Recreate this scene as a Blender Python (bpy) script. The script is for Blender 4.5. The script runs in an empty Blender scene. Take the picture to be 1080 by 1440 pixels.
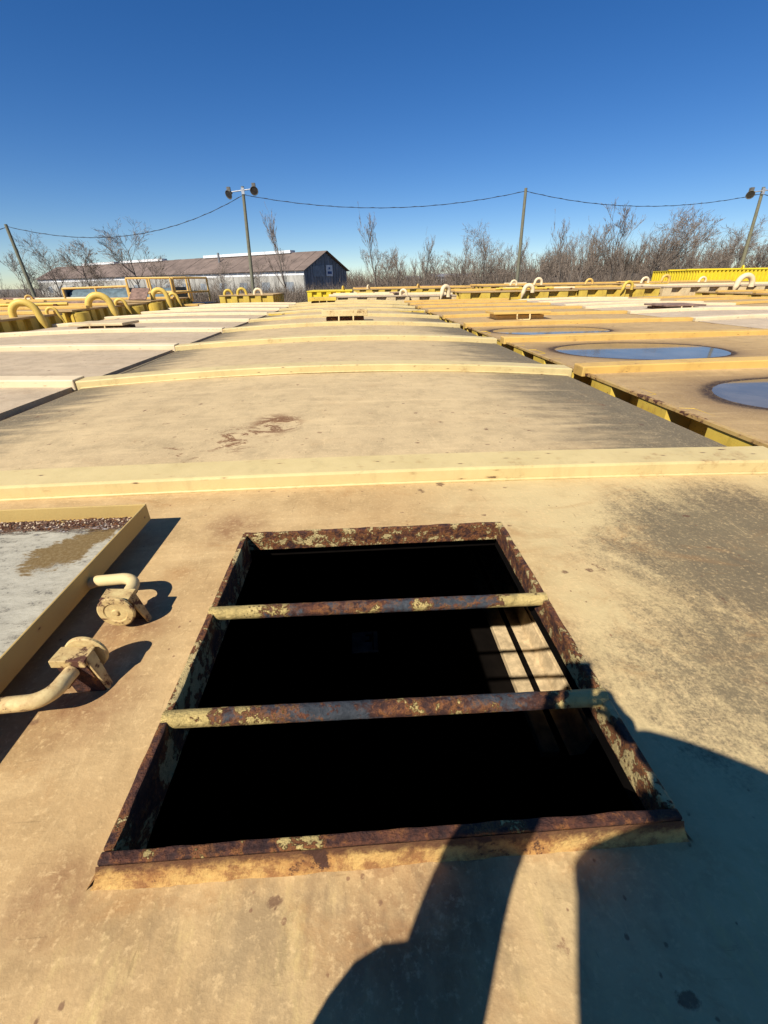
import bpy, bmesh, math, random
from mathutils import Vector, Matrix, noise as mnoise

rnd = random.Random(7)
S = bpy.context.scene
COL = S.collection
R = math.radians

# ------------------------------------------------------------------ camera, sky, sun, exposure
cam_d = bpy.data.cameras.new('camera')
cam = bpy.data.objects.new('camera', cam_d)
COL.objects.link(cam)
S.camera = cam
PITCH, ROLL, YAW = R(28.35), R(-1.0), R(3.0)
fw = Vector((math.sin(YAW)*math.cos(PITCH), math.cos(YAW)*math.cos(PITCH), -math.sin(PITCH)))
rt = Vector((math.cos(YAW), -math.sin(YAW), 0))
up = rt.cross(fw)
r2 = math.cos(ROLL)*rt + math.sin(ROLL)*up
u2 = -math.sin(ROLL)*rt + math.cos(ROLL)*up
m = Matrix((r2, u2, -fw)).transposed().to_4x4()
m.translation = Vector((0, 0, 1))
cam.matrix_world = m
cam_d.sensor_fit = 'HORIZONTAL'
cam_d.angle = 2*math.atan(540/600)
cam_d.clip_start = 0.02
cam_d.clip_end = 3000

SUN_EL, SUN_AZ = R(44.08), R(215.28)          # azimuth clockwise from +Y, where the sun stands
W = bpy.data.worlds.new('World')
S.world = W
W.use_nodes = True
wn = W.node_tree.nodes
sky = wn.new('ShaderNodeTexSky')
sky.sky_type = 'NISHITA'
sky.sun_disc = False
sky.sun_elevation = SUN_EL
sky.sun_rotation = SUN_AZ
sky.altitude = 1500
sky.air_density = 1.0
sky.dust_density = 0.0
sky.ozone_density = 4.0
hs = wn.new('ShaderNodeHueSaturation')
hs.inputs['Hue'].default_value = .509
hs.inputs['Saturation'].default_value = 1.29
W.node_tree.links.new(sky.outputs[0], hs.inputs['Color'])
W.node_tree.links.new(hs.outputs[0], wn['Background'].inputs[0])
wn['Background'].inputs[1].default_value = 0.073
sun_d = bpy.data.lights.new('sun', 'SUN')
sun_d.energy = 5.0
sun_d.angle = R(0.53)
sun_d.color = (1, 0.965, 0.90)
sun = bpy.data.objects.new('sun', sun_d)
COL.objects.link(sun)
toward = Vector((math.sin(SUN_AZ)*math.cos(SUN_EL), math.cos(SUN_AZ)*math.cos(SUN_EL), math.sin(SUN_EL)))
sun.rotation_euler = toward.to_track_quat('Z', 'Y').to_euler()
sun.location = toward*60
S.view_settings.view_transform = 'Standard'
S.view_settings.look = 'None'
S.view_settings.exposure = 0.5
S.view_settings.gamma = 1
S.view_settings.use_curve_mapping = False

# ------------------------------------------------------------------ materials
class NT:
    def __init__(self, name):
        self.m = bpy.data.materials.new(name)
        self.m.use_nodes = True
        self.t = self.m.node_tree
        self.b = self.t.nodes['Principled BSDF']
        self.pos = self.t.nodes.new('ShaderNodeNewGeometry').outputs['Position']
    def n(self, kind, **kw):
        x = self.t.nodes.new(kind)
        for k, v in kw.items():
            setattr(x, k, v)
        return x
    def l(self, a, b):
        if isinstance(a, (int, float)):
            b.default_value = a
        elif isinstance(a, tuple):
            b.default_value = a if len(a) == len(b.default_value) else (*a, 1)
        else:
            self.t.links.new(a, b)
    def noise(self, scale, detail=6, rough=.6, vec=None, stretch=None, off=(0, 0, 0), dist=0):
        v = vec or self.pos
        if stretch or off != (0, 0, 0):
            mp = self.n('ShaderNodeMapping')
            self.l(v, mp.inputs[0])
            mp.inputs['Location'].default_value = off
            if stretch:
                mp.inputs['Scale'].default_value = stretch
            v = mp.outputs[0]
        x = self.n('ShaderNodeTexNoise')
        self.l(v, x.inputs['Vector'])
        x.inputs['Scale'].default_value = scale
        x.inputs['Detail'].default_value = detail
        x.inputs['Roughness'].default_value = rough
        x.inputs['Distortion'].default_value = dist
        return x.outputs[0]
    def voro(self, scale, off=(0, 0, 0), stretch=None):
        mp = self.n('ShaderNodeMapping')
        self.l(self.pos, mp.inputs[0])
        mp.inputs['Location'].default_value = off
        if stretch:
            mp.inputs['Scale'].default_value = stretch
        x = self.n('ShaderNodeTexVoronoi')
        self.l(mp.outputs[0], x.inputs['Vector'])
        x.inputs['Scale'].default_value = scale
        return x.outputs['Distance'], x.outputs['Color']
    def ramp(self, v, a, b, lo=0., hi=1.):
        x = self.n('ShaderNodeMapRange', clamp=True, interpolation_type='SMOOTHSTEP')
        self.l(v, x.inputs[0])
        for i, q in enumerate((a, b, lo, hi)):
            x.inputs[i+1].default_value = q
        return x.outputs[0]
    def math(self, op, a, b=0.):
        x = self.n('ShaderNodeMath', operation=op)
        self.l(a, x.inputs[0])
        self.l(b, x.inputs[1])
        return x.outputs[0]
    def mix(self, f, a, b):
        x = self.n('ShaderNodeMix', data_type='RGBA')
        self.l(f, x.inputs['Factor'])
        self.l(a, x.inputs['A'])
        self.l(b, x.inputs['B'])
        return x.outputs['Result']
    def xyz(self):
        x = self.n('ShaderNodeSeparateXYZ')
        self.l(self.pos, x.inputs[0])
        return x.outputs
    def dist(self, p, scale=(1, 1, 1)):
        a = self.n('ShaderNodeVectorMath', operation='SUBTRACT')
        self.l(self.pos, a.inputs[0])
        a.inputs[1].default_value = p
        c = self.n('ShaderNodeVectorMath', operation='MULTIPLY')
        self.l(a.outputs[0], c.inputs[0])
        c.inputs[1].default_value = scale
        d = self.n('ShaderNodeVectorMath', operation='LENGTH')
        self.l(c.outputs[0], d.inputs[0])
        return d.outputs['Value']
    def bump(self, h, strength=.3, d=.01, prev=None):
        x = self.n('ShaderNodeBump')
        x.inputs['Strength'].default_value = strength
        x.inputs['Distance'].default_value = d
        self.l(h, x.inputs['Height'])
        if prev is not None:
            self.l(prev, x.inputs['Normal'])
        return x.outputs[0]
    def done(self, col, rough=.6, normal=None, metal=0., spec=.3):
        self.l(col, self.b.inputs['Base Color'])
        self.l(rough, self.b.inputs['Roughness'])
        self.l(metal, self.b.inputs['Metallic'])
        self.b.inputs['Specular IOR Level'].default_value = spec
        if normal is not None:
            self.l(normal, self.b.inputs['Normal'])
        return self.m

def roof_mat(name, c1, c2, grime=(.085, .074, .053), kind=None):
    c1, c2, grime = ((c[0], c[1]*.965, c[2]*.89) for c in (c1, c2, grime))
    t = NT(name)
    x, y, z = t.xyz()
    big = t.noise(.9, 8, .65)
    mid = t.noise(5, 10, .75)
    fine = t.noise(70, 4, .7)
    streak = t.noise(2.2, 8, .7, stretch=(.5, 3.5, 1), off=(3, 1, 0))
    col = t.mix(t.ramp(big, .3, .7), c1, c2)
    col = t.mix(t.ramp(mid, .4, .72, 0, .6), col, tuple(v*.62 for v in c2))
    col = t.mix(t.ramp(streak, .5, .7, 0, .5), col, tuple(min(1, v*1.2) for v in c1))
    grain = t.math('ADD', t.math('MULTIPLY', mid, .6), t.math('MULTIPLY', fine, .4))
    if kind == 'hatch':
        scr = t.noise(1.6, 9, .72, stretch=(1.0, .55, 1), off=(5, 2, 0), dist=.6)
        far = t.ramp(t.math('ADD', t.dist((1.75, 1.35, 0), (1, 1.25, 0)), t.math('MULTIPLY', t.math('SUBTRACT', scr, .5), 1.1)), .15, 1.15, 1, 0)
        low = t.ramp(t.math('ADD', t.dist((1.1, .75, 0), (1, 1.3, 0)), t.math('MULTIPLY', t.math('SUBTRACT', scr, .5), 1.2)), .1, .8, .62, 0)
        sp = t.math('ADD', t.math('MULTIPLY', t.noise(26, 10, .8), .55), t.math('MULTIPLY', t.noise(110, 4, .8), .45))
        g0 = t.math('MAXIMUM', far, low)
        g = t.ramp(t.math('ADD', t.math('MULTIPLY', g0, .55), t.math('MULTIPLY', t.math('SUBTRACT', sp, .5), 1.5)), -.02, .42, 0, .84)
        g = t.math('MULTIPLY', g, t.ramp(g0, .02, .32))
        col = t.mix(g, col, grime)
        # pale yellow where the dirt has been worn off beside the hatch
        lem = t.math('MULTIPLY', t.ramp(x, .1, .75), t.ramp(scr, .3, .6))
        col = t.mix(t.math('MULTIPLY', t.math('MULTIPLY', lem, t.math('SUBTRACT', 1, g)), .6), col, (.60, .475, .23))
        # bleached yellow scuffs left bottom and orange rust bleed
        sc = t.noise(7, 8, .75, stretch=(2.2, .8, 1))
        nearm = t.ramp(y, .55, .25)
        col = t.mix(t.math('MULTIPLY', t.ramp(sc, .5, .7), t.math('MULTIPLY', nearm, .75)), col, (.60, .43, .17))
        rustn = t.noise(6, 8, .7)
        for p, r in (((-.78, 1.12, 0), .2), ((-.78, .83, 0), .24), ((-.6, 1.72, 0), .22), ((-.6, .38, 0), .12),
                     ((.06, .34, 0), .26), ((.62, 1.0, 0), .06)):
            d = t.dist(p)
            k = t.math('MULTIPLY', t.ramp(d, r*.15, r, 1, 0), t.ramp(rustn, .3, .62))
            col = t.mix(t.math('MULTIPLY', k, .75), col, (.20, .085, .035))
        d = t.dist((.0, .33, 0), (1, 3.2, 0))
        k = t.math('MULTIPLY', t.ramp(d, .1, .8, 1, 0), t.ramp(t.noise(11, 8, .7, stretch=(1, .5, 1)), .42, .62))
        col = t.mix(t.math('MULTIPLY', k, .55), col, (.16, .11, .06))
    elif kind == 'centre':
        e = t.math('ADD', x, t.math('MULTIPLY', t.math('SUBTRACT', streak, .5), 2.4))
        g = t.ramp(t.math('ADD', e, t.math('MULTIPLY', grain, .7)), 1.45, 2.5, 0, .82)
        col = t.mix(g, col, grime)
        e2 = t.math('ADD', t.math('MULTIPLY', x, -1), t.math('MULTIPLY', t.math('SUBTRACT', streak, .5), 2.0))
        g2 = t.ramp(t.math('ADD', e2, t.math('MULTIPLY', grain, .4)), 2.45, 3.2, 0, .8)
        col = t.mix(g2, col, grime)
        # peeled rusty patch on the first bay
        pn = t.noise(9, 9, .75, off=(1, 7, 0), stretch=(.7, 1, 1), dist=.7)
        for p, r, a in (((-.64, 3.24, 0), .27, .475), ((-.86, 2.95, 0), .30, .535), ((-1.2, 2.68, 0), .28, .565), ((.2, 3.2, 0), .2, .63)):
            k = t.math('MULTIPLY', t.ramp(t.dist(p, (1, .8, 0)), r*.35, r, 1, 0), t.ramp(pn, a, a+.05))
            col = t.mix(t.math('MULTIPLY', k, .92), col, (.16, .07, .03))
    elif kind == 'dish':
        k = t.ramp(t.math('ADD', z, t.math('MULTIPLY', t.math('SUBTRACT', grain, .5), .008)), -.012, .014, .8, 0)
        col = t.mix(k, col, (.06, .038, .03))
        k2 = t.ramp(t.math('ADD', z, t.math('MULTIPLY', t.math('SUBTRACT', streak, .5), .06)), .0, .04, .35, 0)
        col = t.mix(k2, col, (.2, .12, .06))
        k3 = t.ramp(t.math('ADD', z, t.math('MULTIPLY', t.math('SUBTRACT', mid, .5), .006)), -.004, .0, .95, 0)
        col = t.mix(k3, col, (.035, .022, .018))
    else:
        g = t.ramp(t.math('ADD', streak, t.math('MULTIPLY', grain, .3)), .72, .9, 0, .6)
        col = t.mix(g, col, grime)
    # scratches and scuffs
    for sx, off, thr in (((.12, 1.6, 1), (1, 4, 0), .66), ((1.4, .16, 1), (6, 2, 0), .68)):
        q = t.noise(34, 5, .7, stretch=sx, off=off, dist=.25)
        col = t.mix(t.ramp(q, thr, thr+.05, 0, .45), col, tuple(min(1, v*1.4) for v in c1))
        col = t.mix(t.ramp(q, .345, .30, 0, .4), col, tuple(v*.45 for v in c2))
    # chips and spots, gathered in patches
    clus = t.ramp(t.noise(1.7, 4, .6, off=(8, 3, 0)), .47, .62)
    for sc, thr, off, st in ((6.5, .17, (0, 0, 0), (1, .6, 1)), (15, .2, (4, 3, 0), (.7, 1, 1)), (36, .2, (2, 8, 0), (1, .8, 1)), (9, .12, (1, 1, 0), (.45, 1, 1))):
        d, c = t.voro(sc, off, stretch=st)
        pick = t.n('ShaderNodeSeparateColor')
        t.l(c, pick.inputs[0])
        on = t.math('GREATER_THAN', t.math('ADD', pick.outputs[0], t.math('MULTIPLY', clus, .3)), .93)
        dd = t.math('ADD', d, t.math('MULTIPLY', t.math('SUBTRACT', t.noise(22, 6, .75), .5), .55))
        dd = t.math('ADD', dd, t.math('MULTIPLY', pick.outputs[1], .06))
        k = t.math('MULTIPLY', t.ramp(dd, thr*.55, thr, 1, 0), on)
        col = t.mix(t.math('MULTIPLY', k, .8), col, t.mix(pick.outputs[2], (.10, .05, .03), (.23, .12, .06)))
    # rust tinted patches and brushed streaks
    rp = t.noise(3.0, 10, .72, stretch=(.8, 1.3, 1), off=(11, 6, 0), dist=.8)
    col = t.mix(t.ramp(rp, .52, .74, 0, .55 if kind == 'hatch' else .25), col, (c2[0]*.72, c2[1]*.55, c2[2]*.42))
    wisp = t.noise(9, 10, .8, stretch=(1.6, .35, 1), off=(2, 9, 0), dist=1.0)
    col = t.mix(t.ramp(wisp, .55, .72, 0, .4), col, tuple(min(1, v*1.3) for v in c1))
    col = t.mix(t.ramp(fine, .52, .72, 0, .45), col, tuple(min(1, v*1.35) for v in c1))
    nb = t.bump(t.math('ADD', t.math('MULTIPLY', fine, .8), t.math('MULTIPLY', mid, .35)), .35, .005)
    nb = t.bump(big, .3, .05, nb)
    return t.done(col, .72, nb, spec=.18)

def paint_mat(name, c1, c2, rust=.66, grime=.3, rough=.5):
    c1, c2 = ((c[0], c[1]*.965, c[2]*.89) for c in (c1, c2))
    t = NT(name)
    a = t.noise(2.5, 8, .65)
    b = t.noise(16, 8, .7)
    f = t.noise(60, 4, .7)
    col = t.mix(t.ramp(a, .35, .7), c1, c2)
    st = t.noise(6, 9, .75, stretch=(1, 1, .3))
    col = t.mix(t.ramp(st, .5, .8, 0, grime), col, tuple(v*.45 for v in c2))
    rs = t.math('ADD', t.math('MULTIPLY', b, .55), t.math('MULTIPLY', a, .45))
    k = t.ramp(rs, rust, rust+.035)
    halo = t.ramp(rs, rust-.09, rust+.02, 0, .5)
    col = t.mix(halo, col, (.33, .17, .06))
    col = t.mix(k, col, (.09, .035, .018))
    # chipped specks with a short rust run below them
    for sc, thr, pk, off in ((13, .15, .93, (3, 1, 2)), (34, .24, .86, (5, 5, 1))):
        d, c = t.voro(sc, off, stretch=(.32, 1, 1.5))
        p = t.n('ShaderNodeSeparateColor')
        t.l(c, p.inputs[0])
        on = t.math('GREATER_THAN', p.outputs[0], pk)
        dd = t.math('ADD', d, t.math('MULTIPLY', t.math('SUBTRACT', b, .5), .5))
        col = t.mix(t.math('MULTIPLY', t.ramp(dd, thr*.8, thr*1.5, .3, 0), on), col, (.36, .19, .07))
        col = t.mix(t.math('MULTIPLY', t.ramp(dd, thr*.4, thr*.8, .9, 0), on), col, (.085, .035, .02))
    nb = t.bump(t.math('ADD', t.math('MULTIPLY', k, -.6), t.math('MULTIPLY', f, .3)), .5, .006)
    return t.done(col, t.ramp(k, 0, 1, rough, .85), nb, spec=.3)

def rust_mat(name, paint=.6, steel=.62, pcol=(.60, .43, .15), axis_end=None, rc=((.035, .014, .010), (.12, .040, .018))):
    t = NT(name)
    a = t.noise(11, 9, .68, off=(2, 5, 1), dist=.5)
    b = t.noise(30, 6, .7)
    c = t.noise(4.5, 5, .6, off=(7, 1, 3))
    f = t.noise(95, 5, .75)
    rust = t.mix(t.ramp(b, .35, .65), *rc)
    rust = t.mix(t.ramp(f, .55, .75, 0, .6), rust, (.23, .075, .022))
    steelc = t.mix(t.ramp(b, .3, .7), (.045, .05, .056), (.095, .10, .105))
    s = t.math('ADD', t.math('MULTIPLY', c, .7), t.math('MULTIPLY', b, .3))
    ks = t.ramp(s, steel, steel+.05)
    pits = t.ramp(t.noise(42, 3, .6), .58, .63)
    ks = t.math('MULTIPLY', ks, t.math('SUBTRACT', 1, pits))
    col = t.mix(ks, rust, steelc)
    pv = t.math('ADD', t.math('MULTIPLY', a, .58), t.math('ADD', t.math('MULTIPLY', b, .26), t.math('MULTIPLY', f, .16)))
    if axis_end is not None:                      # paint has survived near the two ends of a bar
        x, y, z = t.xyz()
        off = t.math('ABSOLUTE', t.math('SUBTRACT', x, axis_end))
        pv = t.math('ADD', pv, t.ramp(off, .36, .52, 0, .16))
        pv = t.math('ADD', pv, t.ramp(x, -.15, -.45, 0, .06))
    kp = t.ramp(pv, paint, paint+.012)
    edge = t.ramp(pv, paint-.06, paint, 0, .8)
    col = t.mix(edge, col, (.27, .10, .025))
    col = t.mix(t.ramp(t.noise(17, 8, .75, off=(3, 3, 3)), .55, .68, 0, .6), col, (.30, .115, .03))
    pc = t.mix(t.ramp(b, .45, .75), pcol, tuple(v*.7 for v in pcol))
    col = t.mix(kp, col, pc)
    nb = t.bump(f, .9, .008)
    nb = t.bump(b, .9, .014, nb)
    nb = t.bump(kp, 1, .006, nb)
    return t.done(col, t.ramp(kp, 0, 1, .78, .5), nb, metal=t.math('MULTIPLY', ks, .5), spec=.35)

def skirt_mat():
    t = NT('rusty skirt')
    a = t.noise(7, 9, .7, dist=.4)
    b = t.noise(26, 8, .75)
    f = t.noise(90, 4, .7)
    x, y, z = t.xyz()
    col = t.mix(t.ramp(a, .3, .7), (.62, .40, .13), (.40, .18, .05))
    col = t.mix(t.ramp(b, .42, .62, 0, .8), col, (.22, .085, .03))
    col = t.mix(t.ramp(t.math('ADD', z, t.math('MULTIPLY', t.math('SUBTRACT', b, .5), .05)), .045, .07, 0, .9), col, (.10, .04, .02))
    col = t.mix(t.ramp(t.math('ADD', a, t.math('MULTIPLY', f, .2)), .68, .74), col, (.07, .03, .018))
    nb = t.bump(b, .8, .01)
    nb = t.bump(f, .6, .005, nb)
    return t.done(col, .75, nb, spec=.25)

def plain_mat(name, c, rough=.7, var=.35, sc=6, metal=0., spec=.3, stretch=None, bs=.3):
    t = NT(name)
    a = t.noise(sc, 8, .65, stretch=stretch)
    col = t.mix(t.ramp(a, .3, .72), tuple(v*(1-var) for v in c), tuple(min(1, v*(1+var*.6)) for v in c))
    return t.done(col, rough, t.bump(a, bs, .01), metal, spec)

M = {}
M['roof_hatch'] = roof_mat('roof paint near hatch', (.54, .385, .195), (.455, .295, .135), kind='hatch')
M['roof_centre'] = roof_mat('roof paint middle tanks', (.555, .42, .235), (.475, .355, .20), kind='centre')
M['roof_left'] = roof_mat('roof paint left tanks', (.52, .41, .28), (.44, .34, .23))
M['roof_dish'] = roof_mat('roof paint sagging tanks', (.49, .34, .165), (.42, .285, .135), kind='dish')
M['roof_pale'] = roof_mat('roof paint pale tanks', (.55, .44, .31), (.46, .36, .26))
M['rail_cream'] = paint_mat('cream rib paint', (.62, .49, .235), (.55, .43, .20), .645, .35)
M['rail_pale'] = paint_mat('pale cream rib paint', (.74, .60, .39), (.68, .54, .34), .69, .15)
M['rail_yellow'] = paint_mat('ochre rib paint', (.63, .41, .12), (.56, .355, .10), .63, .35)
M['lip_rust'] = paint_mat('rusted roof lip', (.50, .34, .12), (.42, .27, .10), .545, .4)
M['wall_yellow'] = paint_mat('yellow wall paint', (.64, .46, .08), (.52, .36, .06), .62, .5)
M['wall_bend'] = paint_mat('vent pipe yellow paint', (.66, .47, .11), (.60, .41, .09), .68, .15)
M['wall_cream'] = paint_mat('cream wall paint', (.66, .52, .30), (.58, .44, .25), .62, .4)
M['wall_bright'] = paint_mat('bright yellow wall paint', (.75, .58, .035), (.68, .50, .03), .72, .2)
M['lid_cream'] = paint_mat('lid cream paint', (.47, .33, .12), (.42, .29, .105), .64, .25)
M['handle_cream'] = paint_mat('handle cream paint', (.66, .52, .27), (.58, .44, .20), .575, .45, .7)
M['frame_rust'] = rust_mat('rusted frame', .565, .70)
M['frame_inner'] = rust_mat('rusted frame far side', .515, .74, pcol=(.56, .41, .17))
M['bar_rust'] = rust_mat('rusted bar', .55, .47, axis_end=.03)
M['skirt'] = skirt_mat()
M['bracket'] = paint_mat('flaking bracket paint', (.60, .46, .21), (.52, .39, .16), .50, .5, .7)
M['inner_dark'] = plain_mat('inside shade black', (.005, .0035, .0025), .95, .4, 4, spec=.05)  # rust taken down to near-black: the shade inside the tank is in this colour
M['inner_cream'] = plain_mat('inside cream paint', (.56, .41, .225), .6, .35, 9)
M['inner_blue'] = plain_mat('inside plate paint', (.55, .58, .62), .5, .3, 8)
M['black'] = plain_mat('black paint', (.012, .012, .014), .5, .2)
M['weld'] = plain_mat('weld bead', (.13, .07, .045), .7, .6, 60, bs=.9)
M['wood_pole'] = plain_mat('weathered pole', (.17, .16, .105), .85, .35, 5, stretch=(6, 6, .6))
M['cable'] = plain_mat('cable rubber', (.025, .025, .03), .6, .2)
M['lamp_metal'] = plain_mat('lamp metal', (.13, .12, .10), .5, .3)
M['lamp_glass'] = plain_mat('lamp lens', (.045, .042, .04), .25, .3)
M['galv'] = plain_mat('galvanised bracket', (.42, .42, .42), .45, .25, metal=.4)
M['shed_roof'] = plain_mat('rust brown roof sheets', (.18, .13, .10), .8, .3, .35, stretch=(1, 1, 1))
M['shed_wall'] = plain_mat('weathered concrete wall', (.39, .365, .31), .9, .35, .5, stretch=(1, 1, .4))
M['shed_gable'] = plain_mat('dark gable sheeting', (.21, .215, .22), .7, .35, .8, stretch=(1, 1, .3))
M['shed_gable_light'] = plain_mat('pale gable sheeting', (.23, .25, .26), .7, .25, 1.2)
M['white'] = plain_mat('white paint', (.72, .70, .66), .6, .18, 2)
M['sign_dark'] = plain_mat('sign print', (.05, .09, .22), .6, .1)
M['bark'] = plain_mat('grey bark', (.15, .125, .10), .9, .3, 4)
M['twig'] = plain_mat('brown twigs', (.215, .165, .122), .9, .3, 1.5)
M['brush'] = plain_mat('dry brush', (.16, .12, .086), .95, .5, .35)
M['reed'] = plain_mat('dry grass', (.38, .29, .17), .9, .35, .8)
M['ground'] = plain_mat('yard dirt', (.17, .14, .105), .95, .4, .25)
M['hill'] = plain_mat('scrub hill', (.10, .075, .055), .95, .45, .2)
M['tarp'] = plain_mat('grey blue tarp', (.115, .155, .16), .7, .4, 3)
M['blue'] = plain_mat('blue paint', (.07, .17, .36), .5, .25, 3)
M['green'] = plain_mat('green container paint', (.03, .10, .065), .6, .3, 2)
M['rust_brown'] = plain_mat('rusty brown sheet', (.23, .14, .10), .85, .45, 7)
M['skin'] = plain_mat('skin', (.45, .27, .19), .55, .1, 20)
M['jacket'] = plain_mat('dark jacket', (.03, .035, .05), .9, .3, 30)
M['jeans'] = plain_mat('denim', (.05, .075, .13), .9, .3, 40)
M['hair'] = plain_mat('dark hair', (.02, .014, .01), .7, .3, 40)
M['boot'] = plain_mat('boot leather', (.06, .04, .025), .6, .3, 20)

def lid_inner_mat():
    t = NT('lid inner face')
    a = t.noise(3.0, 9, .7, dist=.4)
    b = t.noise(18, 8, .75, stretch=(.7, 1.6, 1))
    f = t.noise(80, 4, .7)
    x, y, z = t.xyz()
    col = t.mix(t.ramp(b, .3, .7), (.45, .405, .30), (.31, .275, .20))
    k = t.ramp(t.math('ADD', t.math('MULTIPLY', b, .6), t.math('MULTIPLY', f, .4)), .53, .62)
    col = t.mix(t.math('MULTIPLY', k, .7), col, (.07, .062, .05))
    d = t.math('ADD', t.dist((-1.12, 1.56, .1), (1.3, .62, 0)), t.math('MULTIPLY', t.math('SUBTRACT', a, .5), .55))
    d2 = t.math('ADD', t.dist((-1.19, 1.42, .1), (.9, .9, 0)), t.math('MULTIPLY', t.math('SUBTRACT', b, .5), .3))
    k2 = t.math('MAXIMUM', t.ramp(d, .10, .13, 1, 0), t.ramp(d2, .07, .1, 1, 0))
    col = t.mix(k2, col, t.mix(t.ramp(f, .4, .7), (.16, .10, .035), (.23, .16, .07)))
    e = t.math('ADD', y, t.math('MULTIPLY', t.math('SUBTRACT', b, .5), .22))
    k3 = t.ramp(e, 1.595, 1.635)
    crud = t.mix(t.ramp(f, .42, .62), (.06, .03, .018), t.mix(t.ramp(b, .5, .62), (.22, .09, .03), (.55, .52, .48)))
    col = t.mix(k3, col, crud)
    nb = t.bump(t.math('ADD', t.math('MULTIPLY', k3, f), t.math('MULTIPLY', b, .3)), .9, .012)
    return t.done(col, .75, nb, spec=.2)
M['lid_inner'] = lid_inner_mat()

def water_mat():
    t = NT('rain water')
    x = t.noise(2.5, 3, .5)
    col = t.mix(t.ramp(t.noise(1.5, 6, .6), .4, .7), (.09, .082, .075), (.15, .13, .11))
    t.b.inputs['IOR'].default_value = 1.27
    return t.done(col, .07, t.bump(x, .02, .02), spec=.22)
M['water'] = water_mat()

# ------------------------------------------------------------------ mesh helpers
class MB:
    def __init__(self):
        self.v, self.f, self.smooth, self.mi = [], [], [], []
    def add(self, vs, fs, smooth=False, mi=0):
        o = len(self.v)
        self.v += [tuple(p) for p in vs]
        self.f += [tuple(i+o for i in q) for q in fs]
        self.smooth += [smooth]*len(fs)
        self.mi += [mi]*len(fs)
        return self
    def box(self, a, b, mi=0):
        (x0, y0, z0), (x1, y1, z1) = a, b
        return self.add([(x0, y0, z0), (x1, y0, z0), (x1, y1, z0), (x0, y1, z0), (x0, y0, z1), (x1, y0, z1), (x1, y1, z1), (x0, y1, z1)],
                        [(3, 2, 1, 0), (4, 5, 6, 7), (0, 1, 5, 4), (1, 2, 6, 5), (2, 3, 7, 6), (3, 0, 4, 7)], mi=mi)
    def obox(self, c, ax, ay, az, mi=0):
        c, ax, ay, az = map(Vector, (c, ax, ay, az))
        vs = [c+sx*ax+sy*ay+sz*az for sz in (-1, 1) for sx, sy in ((-1, -1), (1, -1), (1, 1), (-1, 1))]
        return self.add(vs, [(3, 2, 1, 0), (4, 5, 6, 7), (0, 1, 5, 4), (1, 2, 6, 5), (2, 3, 7, 6), (3, 0, 4, 7)], mi=mi)
    def tube(self, pts, rad, seg=12, caps=True, mi=0, smooth=True):
        pts = [Vector(p) for p in pts]
        if not isinstance(rad, (list, tuple)):
            rad = [rad]*len(pts)
        rings = []
        t0 = (pts[1]-pts[0]).normalized()
        nrm = t0.orthogonal().normalized()
        for i, p in enumerate(pts):
            t = (pts[min(i+1, len(pts)-1)]-pts[max(i-1, 0)]).normalized()
            nrm = (nrm-t*nrm.dot(t))
            nrm = nrm.normalized() if nrm.length > 1e-6 else t.orthogonal().normalized()
            bi = t.cross(nrm)
            rings.append([p+rad[i]*(math.cos(2*math.pi*k/seg)*nrm+math.sin(2*math.pi*k/seg)*bi) for k in range(seg)])
        vs = [q for r in rings for q in r]
        fs = []
        for i in range(len(pts)-1):
            for k in range(seg):
                a, b = i*seg+k, i*seg+(k+1) % seg
                fs.append((a, b, b+seg, a+seg))
        self.add(vs, fs, smooth, mi)
        if caps:
            self.add(rings[0], [tuple(range(seg-1, -1, -1))], False, mi)
            self.add(rings[-1], [tuple(range(seg))], False, mi)
        return self
    def lathe(self, o, axis, prof, seg=24, mi=0, smooth=False):
        axis = Vector(axis).normalized()
        n = axis.orthogonal().normalized()
        b = axis.cross(n)
        vs, fs = [], []
        for (r, h) in prof:
            for k in range(seg):
                a = 2*math.pi*k/seg
                vs.append(Vector(o)+axis*h+r*(math.cos(a)*n+math.sin(a)*b))
        for i in range(len(prof)-1):
            for k in range(seg):
                a, c = i*seg+k, i*seg+(k+1) % seg
                fs.append((a, c, c+seg, a+seg))
        return self.add(vs, fs, smooth, mi)
    def build(self, name, mats, parent=None, bevel=0, jitter=0, sub=0):
        me = bpy.data.meshes.new(name)
        me.from_pydata(self.v, [], self.f)
        for mt in (mats if isinstance(mats, (list, tuple)) else [mats]):
            me.materials.append(M[mt] if isinstance(mt, str) else mt)
        me.polygons.foreach_set('use_smooth', self.smooth)
        me.polygons.foreach_set('material_index', self.mi)
        me.update()
        o = bpy.data.objects.new(name, me)
        COL.objects.link(o)
        if parent:
            o.parent = parent
        if bevel:
            b = o.modifiers.new('bevel', 'BEVEL')
            b.width = bevel
            b.segments = 2
            b.limit_method = 'ANGLE'
        return o

def tag(o, label=None, cat=None, group=None, kind=None):
    for k, v in (('label', label), ('category', cat), ('group', group), ('kind', kind)):
        if v:
            o[k] = v
    return o
def thing(name, label, cat, loc=(0, 0, 0), group=None, rz=0):
    o = bpy.data.objects.new(name, None)
    o.empty_display_size = .2
    COL.objects.link(o)
    o.location = loc
    o.rotation_euler = (0, 0, rz)
    return tag(o, label, cat, group)
def copy_tree(o, parent=None):
    c = o.copy()
    COL.objects.link(c)
    if parent:
        c.parent = parent
    for ch in [q for q in bpy.data.objects if q.parent == o]:
        copy_tree(ch, c)
    return c
def arc(c, r, a0, a1, u, v, n=10):
    c, u, v = Vector(c), Vector(u), Vector(v)
    return [c+r*(math.cos(a0+(a1-a0)*i/n)*u+math.sin(a0+(a1-a0)*i/n)*v) for i in range(n+1)]

GZ = -3.05          # yard level; tank roofs stand near z = 0

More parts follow.
